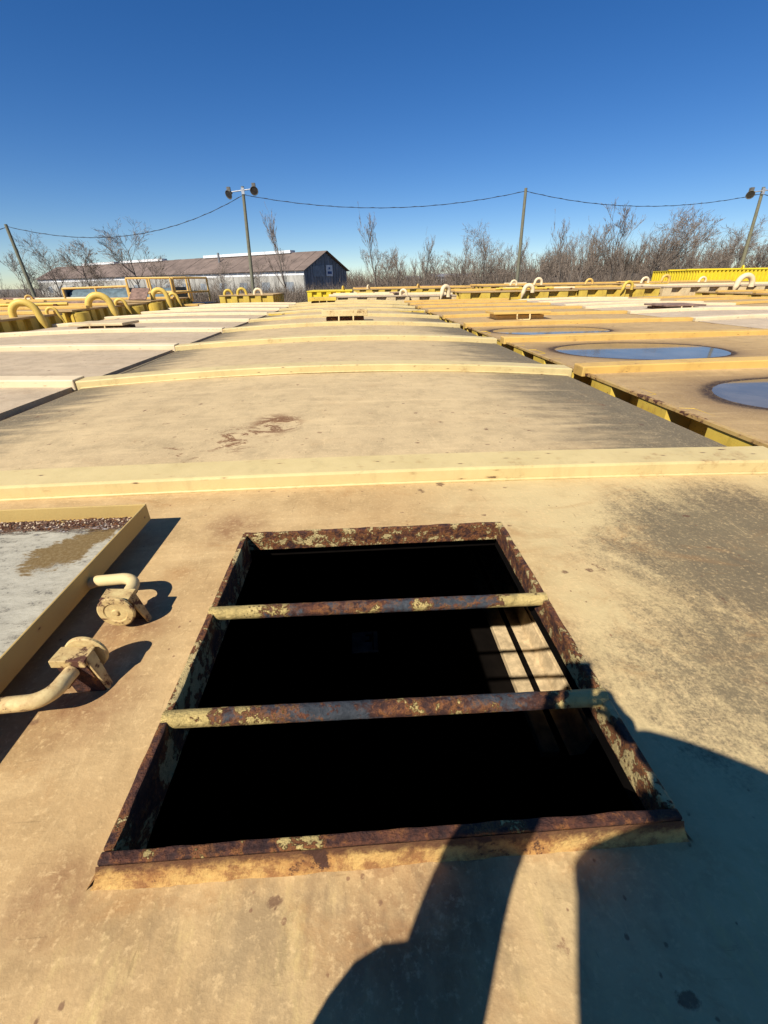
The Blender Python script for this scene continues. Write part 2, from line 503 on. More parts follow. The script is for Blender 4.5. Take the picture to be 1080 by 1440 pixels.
# ------------------------------------------------------------------ ground and hill
g = MB()
N = 40
vs = [(-1500+3000*i/N, -600+3000*j/N, GZ) for j in range(N+1) for i in range(N+1)]
g.add(vs, [(j*(N+1)+i, j*(N+1)+i+1, (j+1)*(N+1)+i+1, (j+1)*(N+1)+i) for j in range(N) for i in range(N)])
tag(g.build('ground', 'ground'), kind='structure')
def hill_h(x, y):
    a = 8.4*math.exp(-((x-150)/62)**2-((y-118)/26)**2)
    b = 5.0*math.exp(-((x-60)/26)**2-((y-125)/16)**2)
    return a+b+.5*mnoise.noise((x*.1, y*.1, 0))
g = MB()
NX, NY = 90, 40
vs = [(15+230*i/NX, 80+100*j/NY, GZ-.4+hill_h(15+230*i/NX, 80+100*j/NY)) for j in range(NY+1) for i in range(NX+1)]
g.add(vs, [(j*(NX+1)+i, j*(NX+1)+i+1, (j+1)*(NX+1)+i+1, (j+1)*(NX+1)+i) for j in range(NY) for i in range(NX)], True)
tag(g.build('hill', 'hill'), kind='structure')

# ------------------------------------------------------------------ tanks
def corrugated(x0, y0, x1, y1, z0, z1, depth, period, inward):
    """pressed sheet wall from (x0,y0) to (x1,y1); pans stand out flush, recesses go `inward`"""
    a, b = Vector((x0, y0, 0)), Vector((x1, y1, 0))
    L = (b-a).length
    d = (b-a)/L
    n = Vector(inward)
    pts = []
    s = 0
    q = period
    while s < L-.01:
        for ds, dep in ((0, 0), (.46*q, 0), (.52*q, depth), (.94*q, depth), (q, 0)):
            if s+ds <= L:
                pts.append((s+ds, dep))
        s += q
    pts.append((L, pts[-1][1]))
    mb = MB()
    bot, top = [], []
    for t, dep in pts:
        p = a+d*t+n*dep
        bot.append((p.x, p.y, z0))
        top.append((p.x, p.y, z1))
    k = len(pts)
    mb.add(bot+top, [(i, i+1, k+i+1, k+i) for i in range(k-1)])
    return mb

class Prof:
    """height of a roof across its width, crowned at xp"""
    def __init__(s, x0, x1, xp, zl, zp, zr):
        s.a = (x0, x1, xp, zl, zp, zr)
    def __call__(s, x):
        x0, x1, xp, zl, zp, zr = s.a
        if x < xp:
            return zp-(zp-zl)*((xp-x)/(xp-x0))**2
        return zp-(zp-zr)*((x-xp)/(x1-xp))**2

RIB_H, RIB_W = .078, .235
def rib(x0, x1, y, prof, mat, parent, over=.05, h=RIB_H, w=RIB_W, n=26):
    mb = MB()
    vs = []
    for i in range(n+1):
        x = x0-over+(x1-x0+2*over)*i/n
        xc = min(max(x, x0), x1)
        z = prof(xc)
        wob = .004*mnoise.noise((x*1.3, y, 3))
        vs += [(x, y+wob, z-.03), (x, y+wob, z+h), (x, y+w, z+h+.005), (x, y+w, z-.03)]
    fs = []
    for i in range(n):
        o = 4*i
        fs += [(o, o+4, o+5, o+1), (o+1, o+5, o+6, o+2), (o+2, o+6, o+7, o+3)]
    fs += [(0, 1, 2, 3), (4*n+3, 4*n+2, 4*n+1, 4*n)]
    mb.add(vs, fs)
    o = mb.build('roof_rib', mat, parent, bevel=.012)
    return o

def tank(name, label, x0, x1, y0, y1, ribs, bays, mats, group, hole=None, dishes=(), nx=44, period=.9, walls='lrfb', lip_h=.055):
    """long tank; bays = [(y_start, y_end, Prof)], ribs = [(y, Prof)]; world coordinates, root at the tank's base"""
    root = thing(name, label, 'tank', ((x0+x1)/2, (y0+y1)/2, GZ), group)
    inv = Vector(root.location)
    roofm, railm, wallm = mats
    def put(o):
        o.location = -inv
        return o
    mb = MB()
    for (ya, yb, pf, *pf2) in bays:
        pf2 = pf2[0] if pf2 else pf
        xs = [x0+(x1-x0)*i/nx for i in range(nx+1)]
        ny = max(3, int((yb-ya)/.13))
        ys = [ya+(yb-ya)*j/ny for j in range(ny+1)]
        if hole and ya < hole[2] and yb > hole[3]:
            xs = sorted(set(xs+[hole[0], hole[1]]))
            ys = sorted(set(ys+[hole[2], hole[3]]))
        vs = []
        for y in ys:
            for x in xs:
                q = min(1, max(0, (y-ya)/(yb-ya)))
                z = pf(x)*(1-q)+pf2(x)*q+.006*mnoise.noise((x*.9, y*.9, 0))
                ins = math.sin(math.pi*min(1, max(0, (y-ya)/(yb-ya))))
                for (cx, cy, rx, ry, dp) in dishes:
                    q = ((x-cx)/rx)**2+((y-cy)/ry)**2
                    z -= dp*math.exp(-q*.75)*min(1, ins*3)
                vs.append((x, y, z))
        k = len(xs)
        fs = []
        for j in range(len(ys)-1):
            for i in range(k-1):
                if hole and hole[0]-1e-6 <= (xs[i]+xs[i+1])/2 <= hole[1] and hole[2] <= (ys[j]+ys[j+1])/2 <= hole[3]:
                    continue
                fs.append((j*k+i, j*k+i+1, (j+1)*k+i+1, (j+1)*k+i))
        mb.add(vs, fs, True)
    put(mb.build('roof', roofm, root))
    for y, pf in ribs:
        put(rib(x0, x1, y, pf, railm, root))
    zt = bays[-1][2]
    # edge lips and pressed walls
    for side, x, pf in (('l', x0, zt(x0)), ('r', x1, zt(x1))):
        s = 1 if side == 'l' else -1
        if side in walls:
            w = corrugated(x, y0, x, y1, GZ+.1, pf-.012, .2, period, (s, 0, 0))
            put(w.build('end_wall', wallm, root))
            lip = MB()
            n = int((y1-y0)/.2)
            for i in range(n):
                ya, yb = y0+(y1-y0)*i/n, y0+(y1-y0)*(i+1)/n
                b = [bb for bb in bays if bb[0]-.3 <= ya <= bb[1]+.3]
                zz = (b[0][2](x) if b else pf)
                j1 = .003*mnoise.noise((ya*3, x, 0))
                lip.box((x-.012*s+min(0, -s*.0)+j1 if s > 0 else x-.035, ya, zz-lip_h), (x+.035 if s > 0 else x+.012+j1, yb, zz+.005))
            put(lip.build('roof_lip', 'roof_centre' if roofm == 'roof_hatch' else ('lip_rust' if roofm == 'roof_dish' else roofm), root))
    if 'f' in walls:
        put(corrugated(x0, y0, x1, y0, GZ+.3, zt((x0+x1)/2)-.04, .2, period, (0, 1, 0)).build('side_wall', wallm, root))
    if 'b' in walls:
        put(corrugated(x1, y1, x0, y1, GZ+.3, zt((x0+x1)/2)-.04, .2, period, (0, -1, 0)).build('side_wall', wallm, root))
    for xx in (x0+.3, x1-.6):
        sk = MB()
        sk.box((xx, y0+.1, GZ), (xx+.3, y1-.1, GZ+.11))
        put(sk.build('skid', wallm, root))
    return root, put

def far_lid(root, put, cx, cy, z, mat='handle_cream', w=1.1, d=1.2, tilt=0, lt=.14, cm='frame_rust'):
    """closed hatch: coaming, raised tray lid with a hanging loop handle at its near edge"""
    c = MB()
    c.box((cx-w*.42, cy+.16, z-.1), (cx+w*.42, cy+d-.06, z+.1))
    put(c.build('hatch_frame', cm, root))  # dark default colour also stands for the shade beneath the raised lid
    l = MB()
    l.box((cx-w/2, cy, z+.13+tilt), (cx+w/2, cy+d, z+.13+lt+tilt))
    lid = put(l.build('hatch_lid', [mat], root, bevel=.01))
    h = MB()
    pts = [(cx-.14, cy+.02, z+.14)]+arc((cx-.11, cy-.02, z+.03), .035, math.pi, 1.5*math.pi, (1, 0, 0), (0, 0, 1), 5) + \
        arc((cx+.17, cy-.02, z+.03), .035, 1.5*math.pi, 2*math.pi, (1, 0, 0), (0, 0, 1), 5)+[(cx+.205, cy+.02, z+.14)]
    h.tube(pts, .02, 8)
    ho = h.build('lid_handle', 'handle_cream', lid)
    for q in (-.3, .22):
        hg = MB()
        hg.box((cx+q, cy+d-.02, z), (cx+q+.09, cy+d+.1, z+.18))
        put(hg.build('hinge', 'frame_rust', root))
    return lid

TANKG = 'storage tanks lying side by side in the yard'
XC0, XC1 = -3.05, 2.42
P_flat = Prof(XC0, XC1, -.3, .005, .02, -.005)
P_arch = Prof(XC0, XC1, -.25, .015, .118, .008)
P_rib0 = Prof(XC0, XC1, -.1, .0, .024, -.006)
RY = [2.13, 4.97, 7.92, 10.9, 13.75, 16.65, 19.5, 22.3, 25.0]
HO = (-.501, .579, .419, 1.561)
t0, put0 = tank('storage_tank', 'tan roofed steel tank with the open rusty hatch in the foreground', XC0, XC1, -1.9, 8.19,
                [(-1.9, P_flat), (RY[0], P_rib0), (RY[1], P_arch), (RY[2], P_arch)],
                [(-1.9, RY[0]+.1, P_flat, P_rib0), (RY[0]+.1, RY[1]+.1, P_rib0, P_arch), (RY[1]+.1, RY[2]+.27, P_arch)],
                ('roof_hatch', 'rail_cream', 'wall_yellow'), TANKG, hole=HO, nx=60)
rf = [q for q in bpy.data.objects if q.parent == t0 and q.name.startswith('roof') and 'rib' not in q.name and 'lip' not in q.name][0]
rf.data.materials.append(M['roof_centre'])
for p in rf.data.polygons:
    if rf.data.vertices[p.vertices[0]].co.y > RY[0]+.05:
        p.material_index = 1
t1, put1 = tank('storage_tank', 'cream tank straight ahead with a raised square lid, second in the middle row', XC0, XC1, 8.22, 16.62,
                [(y, P_arch) for y in RY[3:5]],
                [(8.22, RY[3]+.1, P_arch), (RY[3]+.1, RY[4]+.1, P_arch), (RY[4]+.1, 16.62, P_arch)],
                ('roof_centre', 'rail_cream', 'wall_yellow'), TANKG)
far_lid(t1, put1, -.27, 11.35, .15, d=1.0)
t2, put2 = tank('storage_tank', 'cream tank at the far end of the middle row with a small square lid', XC0, XC1, 16.65, 25.3,
                [(y, P_arch) for y in RY[5:]],
                [(16.65, RY[6]+.1, P_arch), (RY[6]+.1, RY[7]+.1, P_arch), (RY[7]+.1, RY[8]+.27, P_arch)],
                ('roof_centre', 'rail_cream', 'wall_yellow'), TANKG)
far_lid(t2, put2, -1.55, 22.6, .12, mat='wall_yellow', w=1.3)

# left row
XL0, XL1 = -8.6, -3.15
P_left = Prof(XL0, XL1, -5.6, .0, .07, .035)
la, pla = tank('storage_tank', 'pinkish tan tank left of the middle row, nearest of the left row', XL0, XL1, -1.9, 7.9,
               [(y-.02, P_left) for y in (RY[0], RY[1])],
               [(-1.9, RY[0]+.1, P_left), (RY[0]+.1, RY[1]+.1, P_left), (RY[1]+.1, 7.9, P_left)],
               ('roof_left', 'rail_pale', 'wall_cream'), TANKG)
lb, plb = tank('storage_tank', 'pinkish tan tank with a thin hatch lid, left of the middle row', XL0, XL1, 7.93, 16.5,
               [(y+.0, P_left) for y in RY[2:5]],
               [(7.93, RY[3]+.1, P_left), (RY[3]+.1, RY[4]+.1, P_left), (RY[4]+.1, 16.5, P_left)],
               ('roof_left', 'rail_pale', 'wall_cream'), TANKG)
lidl = far_lid(lb, plb, -6.15, 11.35, .05, mat='wall_cream', w=1.25, d=.9, lt=.06)
lc, plc = tank('storage_tank', 'pale tank at the far end of the left row below the first lamp pole', XL0, XL1, 16.53, 25.2,
               [(y, P_left) for y in RY[5:]],
               [(16.53, RY[6]+.1, P_left), (RY[6]+.1, RY[7]+.1, P_left), (RY[7]+.1, 25.2, P_left)],
               ('roof_left', 'rail_pale', 'wall_cream'), TANKG)

# right row with rain water standing in the sagging bays
XR0, XR1 = 2.64, 8.15
P_right = Prof(XR0, XR1, 5.2, .025, .045, .04)
D = [(4.66, 3.78, 1.32, .92, .085), (4.55, 6.82, 1.36, 1.0, .085), (4.4, 9.95, 1.35, .9, .085)]
ra, pra = tank('storage_tank', 'ochre tank to the right with two round puddles on its sagging roof', XR0, XR1, -1.9, 8.2,
               [(y, P_right) for y in RY[0:3]],
               [(-1.9, RY[0]+.1, P_right), (RY[0]+.1, RY[1]+.1, P_right), (RY[1]+.1, 8.2, P_right)],
               ('roof_dish', 'rail_yellow', 'wall_yellow'), TANKG, dishes=D, lip_h=.02)
rb, prb = tank('storage_tank', 'ochre tank to the right with a hatch lid and one narrow puddle on its roof', XR0, XR1, 8.23, 16.6,
               [(y, P_right) for y in RY[3:5]],
               [(8.23, RY[3]+.1, P_right), (RY[3]+.1, RY[4]+.1, P_right), (RY[4]+.1, 16.6, P_right)],
               ('roof_dish', 'rail_yellow', 'wall_yellow'), TANKG, dishes=D, lip_h=.02)
far_lid(rb, prb, 4.45, 12.3, .05, mat='rail_yellow', w=1.55, d=.9, lt=.06, cm='rail_yellow')
rc, prc = tank('storage_tank', 'ochre tank at the far end of the row to the right of the middle', XR0, XR1, 16.63, 25.3,
               [(y, P_right) for y in RY[5:]],
               [(16.63, RY[6]+.1, P_right), (RY[6]+.1, RY[7]+.1, P_right), (RY[7]+.1, 25.3, P_right)],
               ('roof_dish', 'rail_yellow', 'wall_yellow'), TANKG)
for (cx, cy, rx, ry, dp), lab in zip(D, ('round puddle on the right roof, cut off by the picture edge',
                                         'large oval puddle mirroring blue sky on the right roof',
                                         'narrow puddle mirroring an ochre rib on the right roof')):
    mb = MB()
    n = 48
    vs = [(cx, cy, -.006)]+[(cx+rx*1.12*math.cos(2*math.pi*k/n), cy+ry*1.1*math.sin(2*math.pi*k/n), -.006) for k in range(n)]
    mb.add(vs, [(0, 1+k, 1+(k+1) % n) for k in range(n)])
    tag(mb.build('puddle', 'water'), lab, 'puddle', 'puddles on the right tanks')

# second row to the right, pale cream
XS0, XS1 = 8.35, 13.9
P_pale = Prof(XS0, XS1, 11, .03, .08, .04)
for lab, ya, yb, rr in (('pale cream tank two rows to the right, nearest of its row', 4.0, 10.9, (5.2, 8.1)),
                        ('pale cream tank two rows to the right, behind the big puddle', 10.95, 18.2, (10.95, 13.75, 16.6)),
                        ('pale cream tank two rows to the right, farthest of its row', 18.25, 25.2, (18.25, 21.0, 23.6))):
    rs = list(rr)
    ed = [ya]+[q+.1 for q in rs if q > ya+.2]+[yb]
    o, po = tank('storage_tank', lab, XS0, XS1, ya, yb, [(q, P_pale) for q in rs], [(ed[i], ed[i+1], P_pale) for i in range(len(ed)-1)],
                 ('roof_pale', 'rail_pale', 'wall_cream'), TANKG, nx=24)
    if ya > 10 and ya < 12:
        far_lid(o, po, 10.4, 14.3, .04, mat='rust_brown', w=1.3, lt=.05)
P_pale2 = Prof(14.1, 19.6, 17, .03, .08, .04)
for lab, ya, yb, rr in (('ochre tank three rows to the right, nearer of its pair', 8.5, 17.0, (8.6, 11.4, 14.2)),
                        ('ochre tank three rows to the right, farther of its pair', 17.1, 25.4, (17.2, 20, 22.8))):
    ed = [ya]+[q+.1 for q in rr if q > ya+.2]+[yb]
    tank('storage_tank', lab, 14.1, 19.6, ya, yb, [(q, P_pale2) for q in rr], [(ed[i], ed[i+1], P_pale2) for i in range(len(ed)-1)],
         ('roof_dish', 'rail_yellow', 'wall_yellow'), TANKG, nx=24)

# ------------------------------------------------------------------ the open hatch in the foreground
inv0 = -Vector(t0.location)
def sub0(o):
    o.location = inv0
    return o
fx0, fx1, fy0, fy1, fz = -.512, .59, .408, 1.572, .082
th = .021
def rough_plate(mb, a, b, axis, n=40, amp=.0035, seed=0):
    """box from a to b cut along `axis`, edges eaten a little by rust"""
    a, b = Vector(a), Vector(b)
    vs, fs = [], []
    for i in range(n+1):
        q = i/n
        p0, p1 = a.copy(), b.copy()
        p0[axis] = p1[axis] = a[axis]+(b[axis]-a[axis])*q
        o = 1-axis
        k = [amp*mnoise.noise((p0[axis]*18, seed+j*3.3, 0)) for j in range(4)]
        c = [(p0[o]+k[0]*.5, p0.z), (p1[o]+k[1]*.5, p0.z), (p1[o]+k[1]*.6, p1.z+k[2]), (p0[o]+k[0]*.6, p1.z+k[3])]
        for (u, z) in c:
            w = [0, 0, z]
            w[axis] = p0[axis]
            w[o] = u
            vs.append(tuple(w))
    for i in range(n):
        o = 4*i
        for j in range(4):
            fs.append((o+j, o+(j+1) % 4, o+4+(j+1) % 4, o+4+j))
    fs += [(0, 3, 2, 1), (4*n, 4*n+1, 4*n+2, 4*n+3)]
    mb.add(vs, fs)
LOW = .002
hf = MB()
rough_plate(hf, (fx0, fy0, LOW), (fx1, fy0+th, fz), 0, 60, seed=1)
frame = sub0(hf.build('hatch_frame', 'frame_rust', t0, bevel=.004))
for nm, a, b, ax, mt, sd in (('frame_side', (fx0, fy0+th+.001, -.05), (fx0+th, fy1-th-.001, fz-.002), 1, 'frame_inner', 4),
                             ('frame_side', (fx1-th, fy0+th+.001, LOW), (fx1, fy1-th-.001, fz-.002), 1, 'frame_inner', 7),
                             ('frame_far_side', (fx0, fy1-th, LOW), (fx1, fy1, fz), 0, 'frame_inner', 9)):
    mb = MB()
    rough_plate(mb, a, b, ax, 60, seed=sd)
    mb.build(nm, mt, frame, bevel=.004)
# sloped skirt plates outside the frame and the weld bead round them
sk = MB()
PR = [(.030, .003), (.020, .012), (.012, .026), (.006, .046), (.002, .066), (.0005, .076)]
nS = 70
vs = []
for i in range(nS+1):
    q = i/nS
    for k, (d, z) in enumerate(PR):
        e = .045*(d/.03)
        x = fx0-e+(fx1-fx0+2*e)*q
        w = 1.6*mnoise.noise((q*14, k*.35, 2))+1.2*mnoise.noise((q*45, k*.8, 7))
        vs.append((x, fy0-d-.0018*w*(1 if k < 5 else 0)-.001, z))
nP = len(PR)
sk.add(vs, [(i*nP+k, (i+1)*nP+k, (i+1)*nP+k+1, i*nP+k+1) for i in range(nS) for k in range(nP-1)], True)
sk.add([(fx1+.045, fy0-.024, .004), (fx1+.012, fy0+.10, .004), (fx1+.001, fy0+.10, .03), (fx1+.004, fy0-.001, .05)], [(0, 1, 2, 3)])
sk.add([(fx0-.012, fy0+.25, .004), (fx0-.045, fy0-.022, .004), (fx0-.004, fy0-.001, .05), (fx0-.001, fy0+.25, .03)], [(0, 1, 2, 3)])
sub0(sk.build('frame_skirt', 'skirt', t0))
wb = MB()
def bead(p, q, r=.006, step=.013):
    p, q = Vector(p), Vector(q)
    n = int((q-p).length/step)
    pts, rad = [], []
    for i in range(n*2+1):
        c = p.lerp(q, i/(n*2))
        c.x += rnd.uniform(-.0012, .0012)
        c.y += rnd.uniform(-.0012, .0012)
        pts.append(c)
        rad.append(r*(1.15 if i % 2 else .75)*rnd.uniform(.85, 1.15))
    wb.tube(pts, rad, 7)
bead((fx0-.014, fy0+.0, .004), (fx0-.014, fy1, .004), .008)
bead((fx1+.008, fy0+.1, .004), (fx1+.008, fy1, .004))
bead((.0, fy0-.026, .004), (fx1+.04, fy0-.026, .004), .005)
bead((fx0, fy1+.005, .004), (fx1, fy1+.005, .004))
sub0(wb.build('weld_bead', 'weld', t0))
rbd = MB()
for yy, pf in ((RY[0], P_rib0), (RY[1], P_arch)):
    n = 260
    pts = [(XC0+(XC1-XC0)*i/n, yy-.006+.0025*mnoise.noise((i*.35, yy, 0)), pf(XC0+(XC1-XC0)*i/n)+.004) for i in range(n+1)]
    rbd.tube(pts, [.009*(1+.45*mnoise.noise((i*.8, yy, 5))) for i in range(n+1)], 6)
tag(sub0(rbd.build('rib_weld', 'rail_cream', t0)), kind='stuff')
# two cross bars
for (xa, ya, xb, yb) in ((fx0+.004, 1.087, fx1-.004, 1.073), (fx0+.004, .708, fx1-.004, .692)):
    mb = MB()
    n = 60
    pts = [(xa+(xb-xa)*i/n, ya+(yb-ya)*i/n, .068) for i in range(n+1)]
    mb.tube(pts, [.0215+.0010*mnoise.noise((i*.7, ya*9, 0)) for i in range(n+1)], 20)
    sub0(mb.build('cross_bar', 'bar_rust', t0))
# torn doubler corners
tc = MB()
tc.add([(fx0-.06, fy0-.05, .003), (fx0-.02, fy0-.018, .012), (fx0-.006, fy0+.03, .03), (fx0-.045, fy0+.05, .006)], [(0, 1, 2, 3)])
tc.add([(fx1+.03, fy0-.03, .006), (fx1+.075, fy0-.005, .004), (fx1+.06, fy0+.06, .012), (fx1+.01, fy0+.05, .03)], [(0, 1, 2, 3)])
sub0(tc.build('doubler_corner', 'frame_rust', t0))

# inside of the tank
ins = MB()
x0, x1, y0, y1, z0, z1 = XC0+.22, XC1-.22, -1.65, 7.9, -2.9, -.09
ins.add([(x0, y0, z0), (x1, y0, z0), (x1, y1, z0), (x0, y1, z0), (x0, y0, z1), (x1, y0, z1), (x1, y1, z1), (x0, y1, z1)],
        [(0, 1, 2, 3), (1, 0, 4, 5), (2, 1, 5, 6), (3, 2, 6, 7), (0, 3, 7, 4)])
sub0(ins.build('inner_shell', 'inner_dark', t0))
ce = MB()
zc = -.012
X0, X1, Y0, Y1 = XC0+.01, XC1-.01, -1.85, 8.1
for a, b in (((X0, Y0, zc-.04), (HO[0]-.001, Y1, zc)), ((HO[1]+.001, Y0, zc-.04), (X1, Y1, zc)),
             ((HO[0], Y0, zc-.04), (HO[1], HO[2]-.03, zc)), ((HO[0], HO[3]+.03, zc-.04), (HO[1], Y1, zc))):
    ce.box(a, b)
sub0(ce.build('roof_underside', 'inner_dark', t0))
st = MB()
st.box((1.53, 2.3, -2.89), (1.70, 6.5, -2.80))
sub0(st.build('floor_stiffener', 'inner_cream', t0, bevel=.01))
st = MB()
st.add([(1.80, 2.3, -2.88), (1.93, 2.3, -2.88), (2.0, 2.3, -2.60), (1.80, 6.5, -2.88), (1.93, 6.5, -2.88), (2.0, 6.5, -2.60)],
       [(0, 1, 4, 3), (1, 2, 5, 4)])
st.add([(1.93, 3.30, -2.872), (2.17, 3.2, -2.74), (2.17, 3.85, -2.74), (1.93, 3.75, -2.872)], [(0, 1, 2, 3)])
st.add([(1.97, 2.3, -2.66), (2.19, 2.3, -2.63), (2.19, 6.5, -2.63), (1.97, 6.5, -2.66)], [(0, 1, 2, 3)])
sub0(st.build('floor_side_plate', 'inner_cream', t0))
st = MB()
st.box((-.22, 3.70, -2.9), (.10, 4.02, -2.872))
fp = sub0(st.build('floor_plate', 'inner_blue', t0))
st = MB()
for a, b in (((-.05, 3.94), (.02, 3.965)), ((.0, 3.86), (.025, 3.94)), ((-.06, 3.845), (.02, 3.868)), ((.03, 3.72), (.045, 4.0))):
    st.box((a[0], a[1], -2.871), (b[0], b[1], -2.869))
st.build('floor_plate_mark', 'black', fp)

# the lid thrown open to the left
LX0, LX1, LY0, LY1 = -2.24, -.962, .44, 1.722
LZ = .085
lid = MB()
lid.box((LX0, LY0, LZ), (LX1, LY1, LZ+.012), mi=0)
lid.add([(LX0+.01, LY0+.01, LZ+.016), (LX1-.01, LY0+.01, LZ+.016), (LX1-.01, LY1-.01, LZ+.016), (LX0+.01, LY1-.01, LZ+.016)], [(0, 1, 2, 3)], mi=1)
lido = sub0(lid.build('hatch_lid', ['lid_cream', 'lid_inner'], t0))
lido['label'] = 'square steel lid lying open with its grey inner face up'
RH = .073
for a, b, mt in (((LX0-.006, LY0-.006, LZ-.004), (LX1+.006, LY0, LZ+RH), 'lid_cream'), ((LX0-.006, LY1, LZ-.004), (LX1+.006, LY1+.008, LZ+RH), 'lid_cream'),
                 ((LX0-.008, LY0, LZ-.004), (LX0, LY1, LZ+RH), 'lid_cream'), ((LX1, LY0, LZ-.004), (LX1+.008, LY1, LZ+RH), 'lid_cream')):
    mb = MB()
    mb.box(a, b)
    mb.build('lid_rim', mt, lido, bevel=.003)
cr = MB()
for k in range(2600):
    x = rnd.uniform(LX0+.03, LX1-.03)
    y = LY1-.012-abs(rnd.gauss(0, .032))
    s = rnd.uniform(.001, .0034)
    z = LZ+.016+s*.6
    cr.obox((x, y, z), Vector((s, s*.3, 0)), Vector((-s*.3, s*.8, s*.2)), Vector((0, 0, s*.7)), mi=rnd.choice((0, 0, 1, 1, 1, 2)))
tag(cr.build('rust_flakes', ['frame_rust', 'weld', 'roof_pale'], lido), kind='stuff')

# hinge brackets, discs and bent arms
def hinge(yb, s):
    """bracket plate at y = yb; the disc stands on side s (-1 towards the camera), the arm on the other"""
    hx, hz = -.775, .112
    br = MB()
    w = .062
    t = .010
    # flat web with leaning sides, bent flange on top of its back edge
    y0, y1 = yb-t/2, yb+t/2
    web = [(hx-.028, .0), (hx+.05, .0), (hx+.02, .138), (hx-.056, .142)]
    br.add([(x, y0, z) for x, z in web]+[(x, y1, z) for x, z in web],
           [(0, 1, 2, 3), (7, 6, 5, 4), (0, 4, 5, 1), (1, 5, 6, 2), (2, 6, 7, 3), (3, 7, 4, 0)])
    b = sub0(br.build('hinge_bracket', 'frame_rust', t0, bevel=.002))
    # leaning side flange towards the hatch and a short cap bent over the top
    fl = MB()
    yt, yb2 = yb+.040*s, yb+.018*s
    fl.add([(hx+.05, yb, 0), (hx+.018, yb, .138), (hx+.018, yt, .138), (hx+.05, yb2, 0),
            (hx+.058, yb, 0), (hx+.026, yb, .138), (hx+.026, yt, .138), (hx+.058, yb2, 0)],
           [(0, 1, 2, 3), (7, 6, 5, 4), (0, 4, 5, 1), (1, 5, 6, 2), (2, 6, 7, 3), (3, 7, 4, 0)])
    fl.build('bracket_flange', 'bracket', b, bevel=.002)
    cp = MB()
    yn, yf = yb-.008*s, yb+.046*s
    cp.add([(hx-.062, yn, .146), (hx+.028, yn, .140), (hx+.028, yf, .139), (hx-.060, yf, .144),
            (hx-.062, yn, .122), (hx+.024, yn, .116), (hx+.026, yf, .131), (hx-.060, yf, .136)],
           [(0, 1, 2, 3), (7, 6, 5, 4), (0, 4, 5, 1), (1, 5, 6, 2), (2, 6, 7, 3), (3, 7, 4, 0)])
    cp.build('bracket_cap', 'bracket', b, bevel=.002)
    wl = MB()
    wl.tube([(hx-.05, yb+.002, .002), (hx, yb+.008, .004), (hx+.055, yb, .002)], [.012, .014, .012], 8)
    wl.build('bracket_weld', 'weld', b)
    ds = MB()
    yc = yb+.056*s
    ds.lathe((hx-.012, yc, .105), (0, s, 0), [(0, -.004), (.052, -.004), (.056, -.001), (.056, .006), (.052, .009), (.036, .010), (.033, .007), (.012, .007), (.009, .012), (0, .012)], 36)
    dso = ds.build('hinge_disc', 'bracket', b)
    pin = MB()
    pin.tube([(hx-.012, yc+.002*s, .105), (hx-.012, yb-.05*s, .105)], .018, 14)
    pin.build('hinge_pin', 'frame_rust', b)
    ar = MB()
    a = [Vector((hx-.012, yb-.012*s, .108)), Vector((hx-.012, yb-.05*s, .112))]
    rr = .055
    cc = Vector((hx-.012-rr, yb-.05*s, .112))
    a += arc(cc, rr, 0, math.pi/2, (1, 0, 0), (0, -s, 0), 10)[1:]
    last = a[-1]
    a += [last+Vector((-.05, 0, -.003)), last+Vector((-.12, 0, -.012))]
    if s < 0:
        a = a[:-1]+[last+Vector((-.085, .002, -.006)), last+Vector((-.13, .004, -.02))]
    else:
        a += [last+Vector((-.30, -.012, -.03))]
    ar.tube(a, .0195, 16)
    aro = ar.build('hinge_arm', 'handle_cream', lido)
hinge(1.135, -1)
hinge(.850, 1)

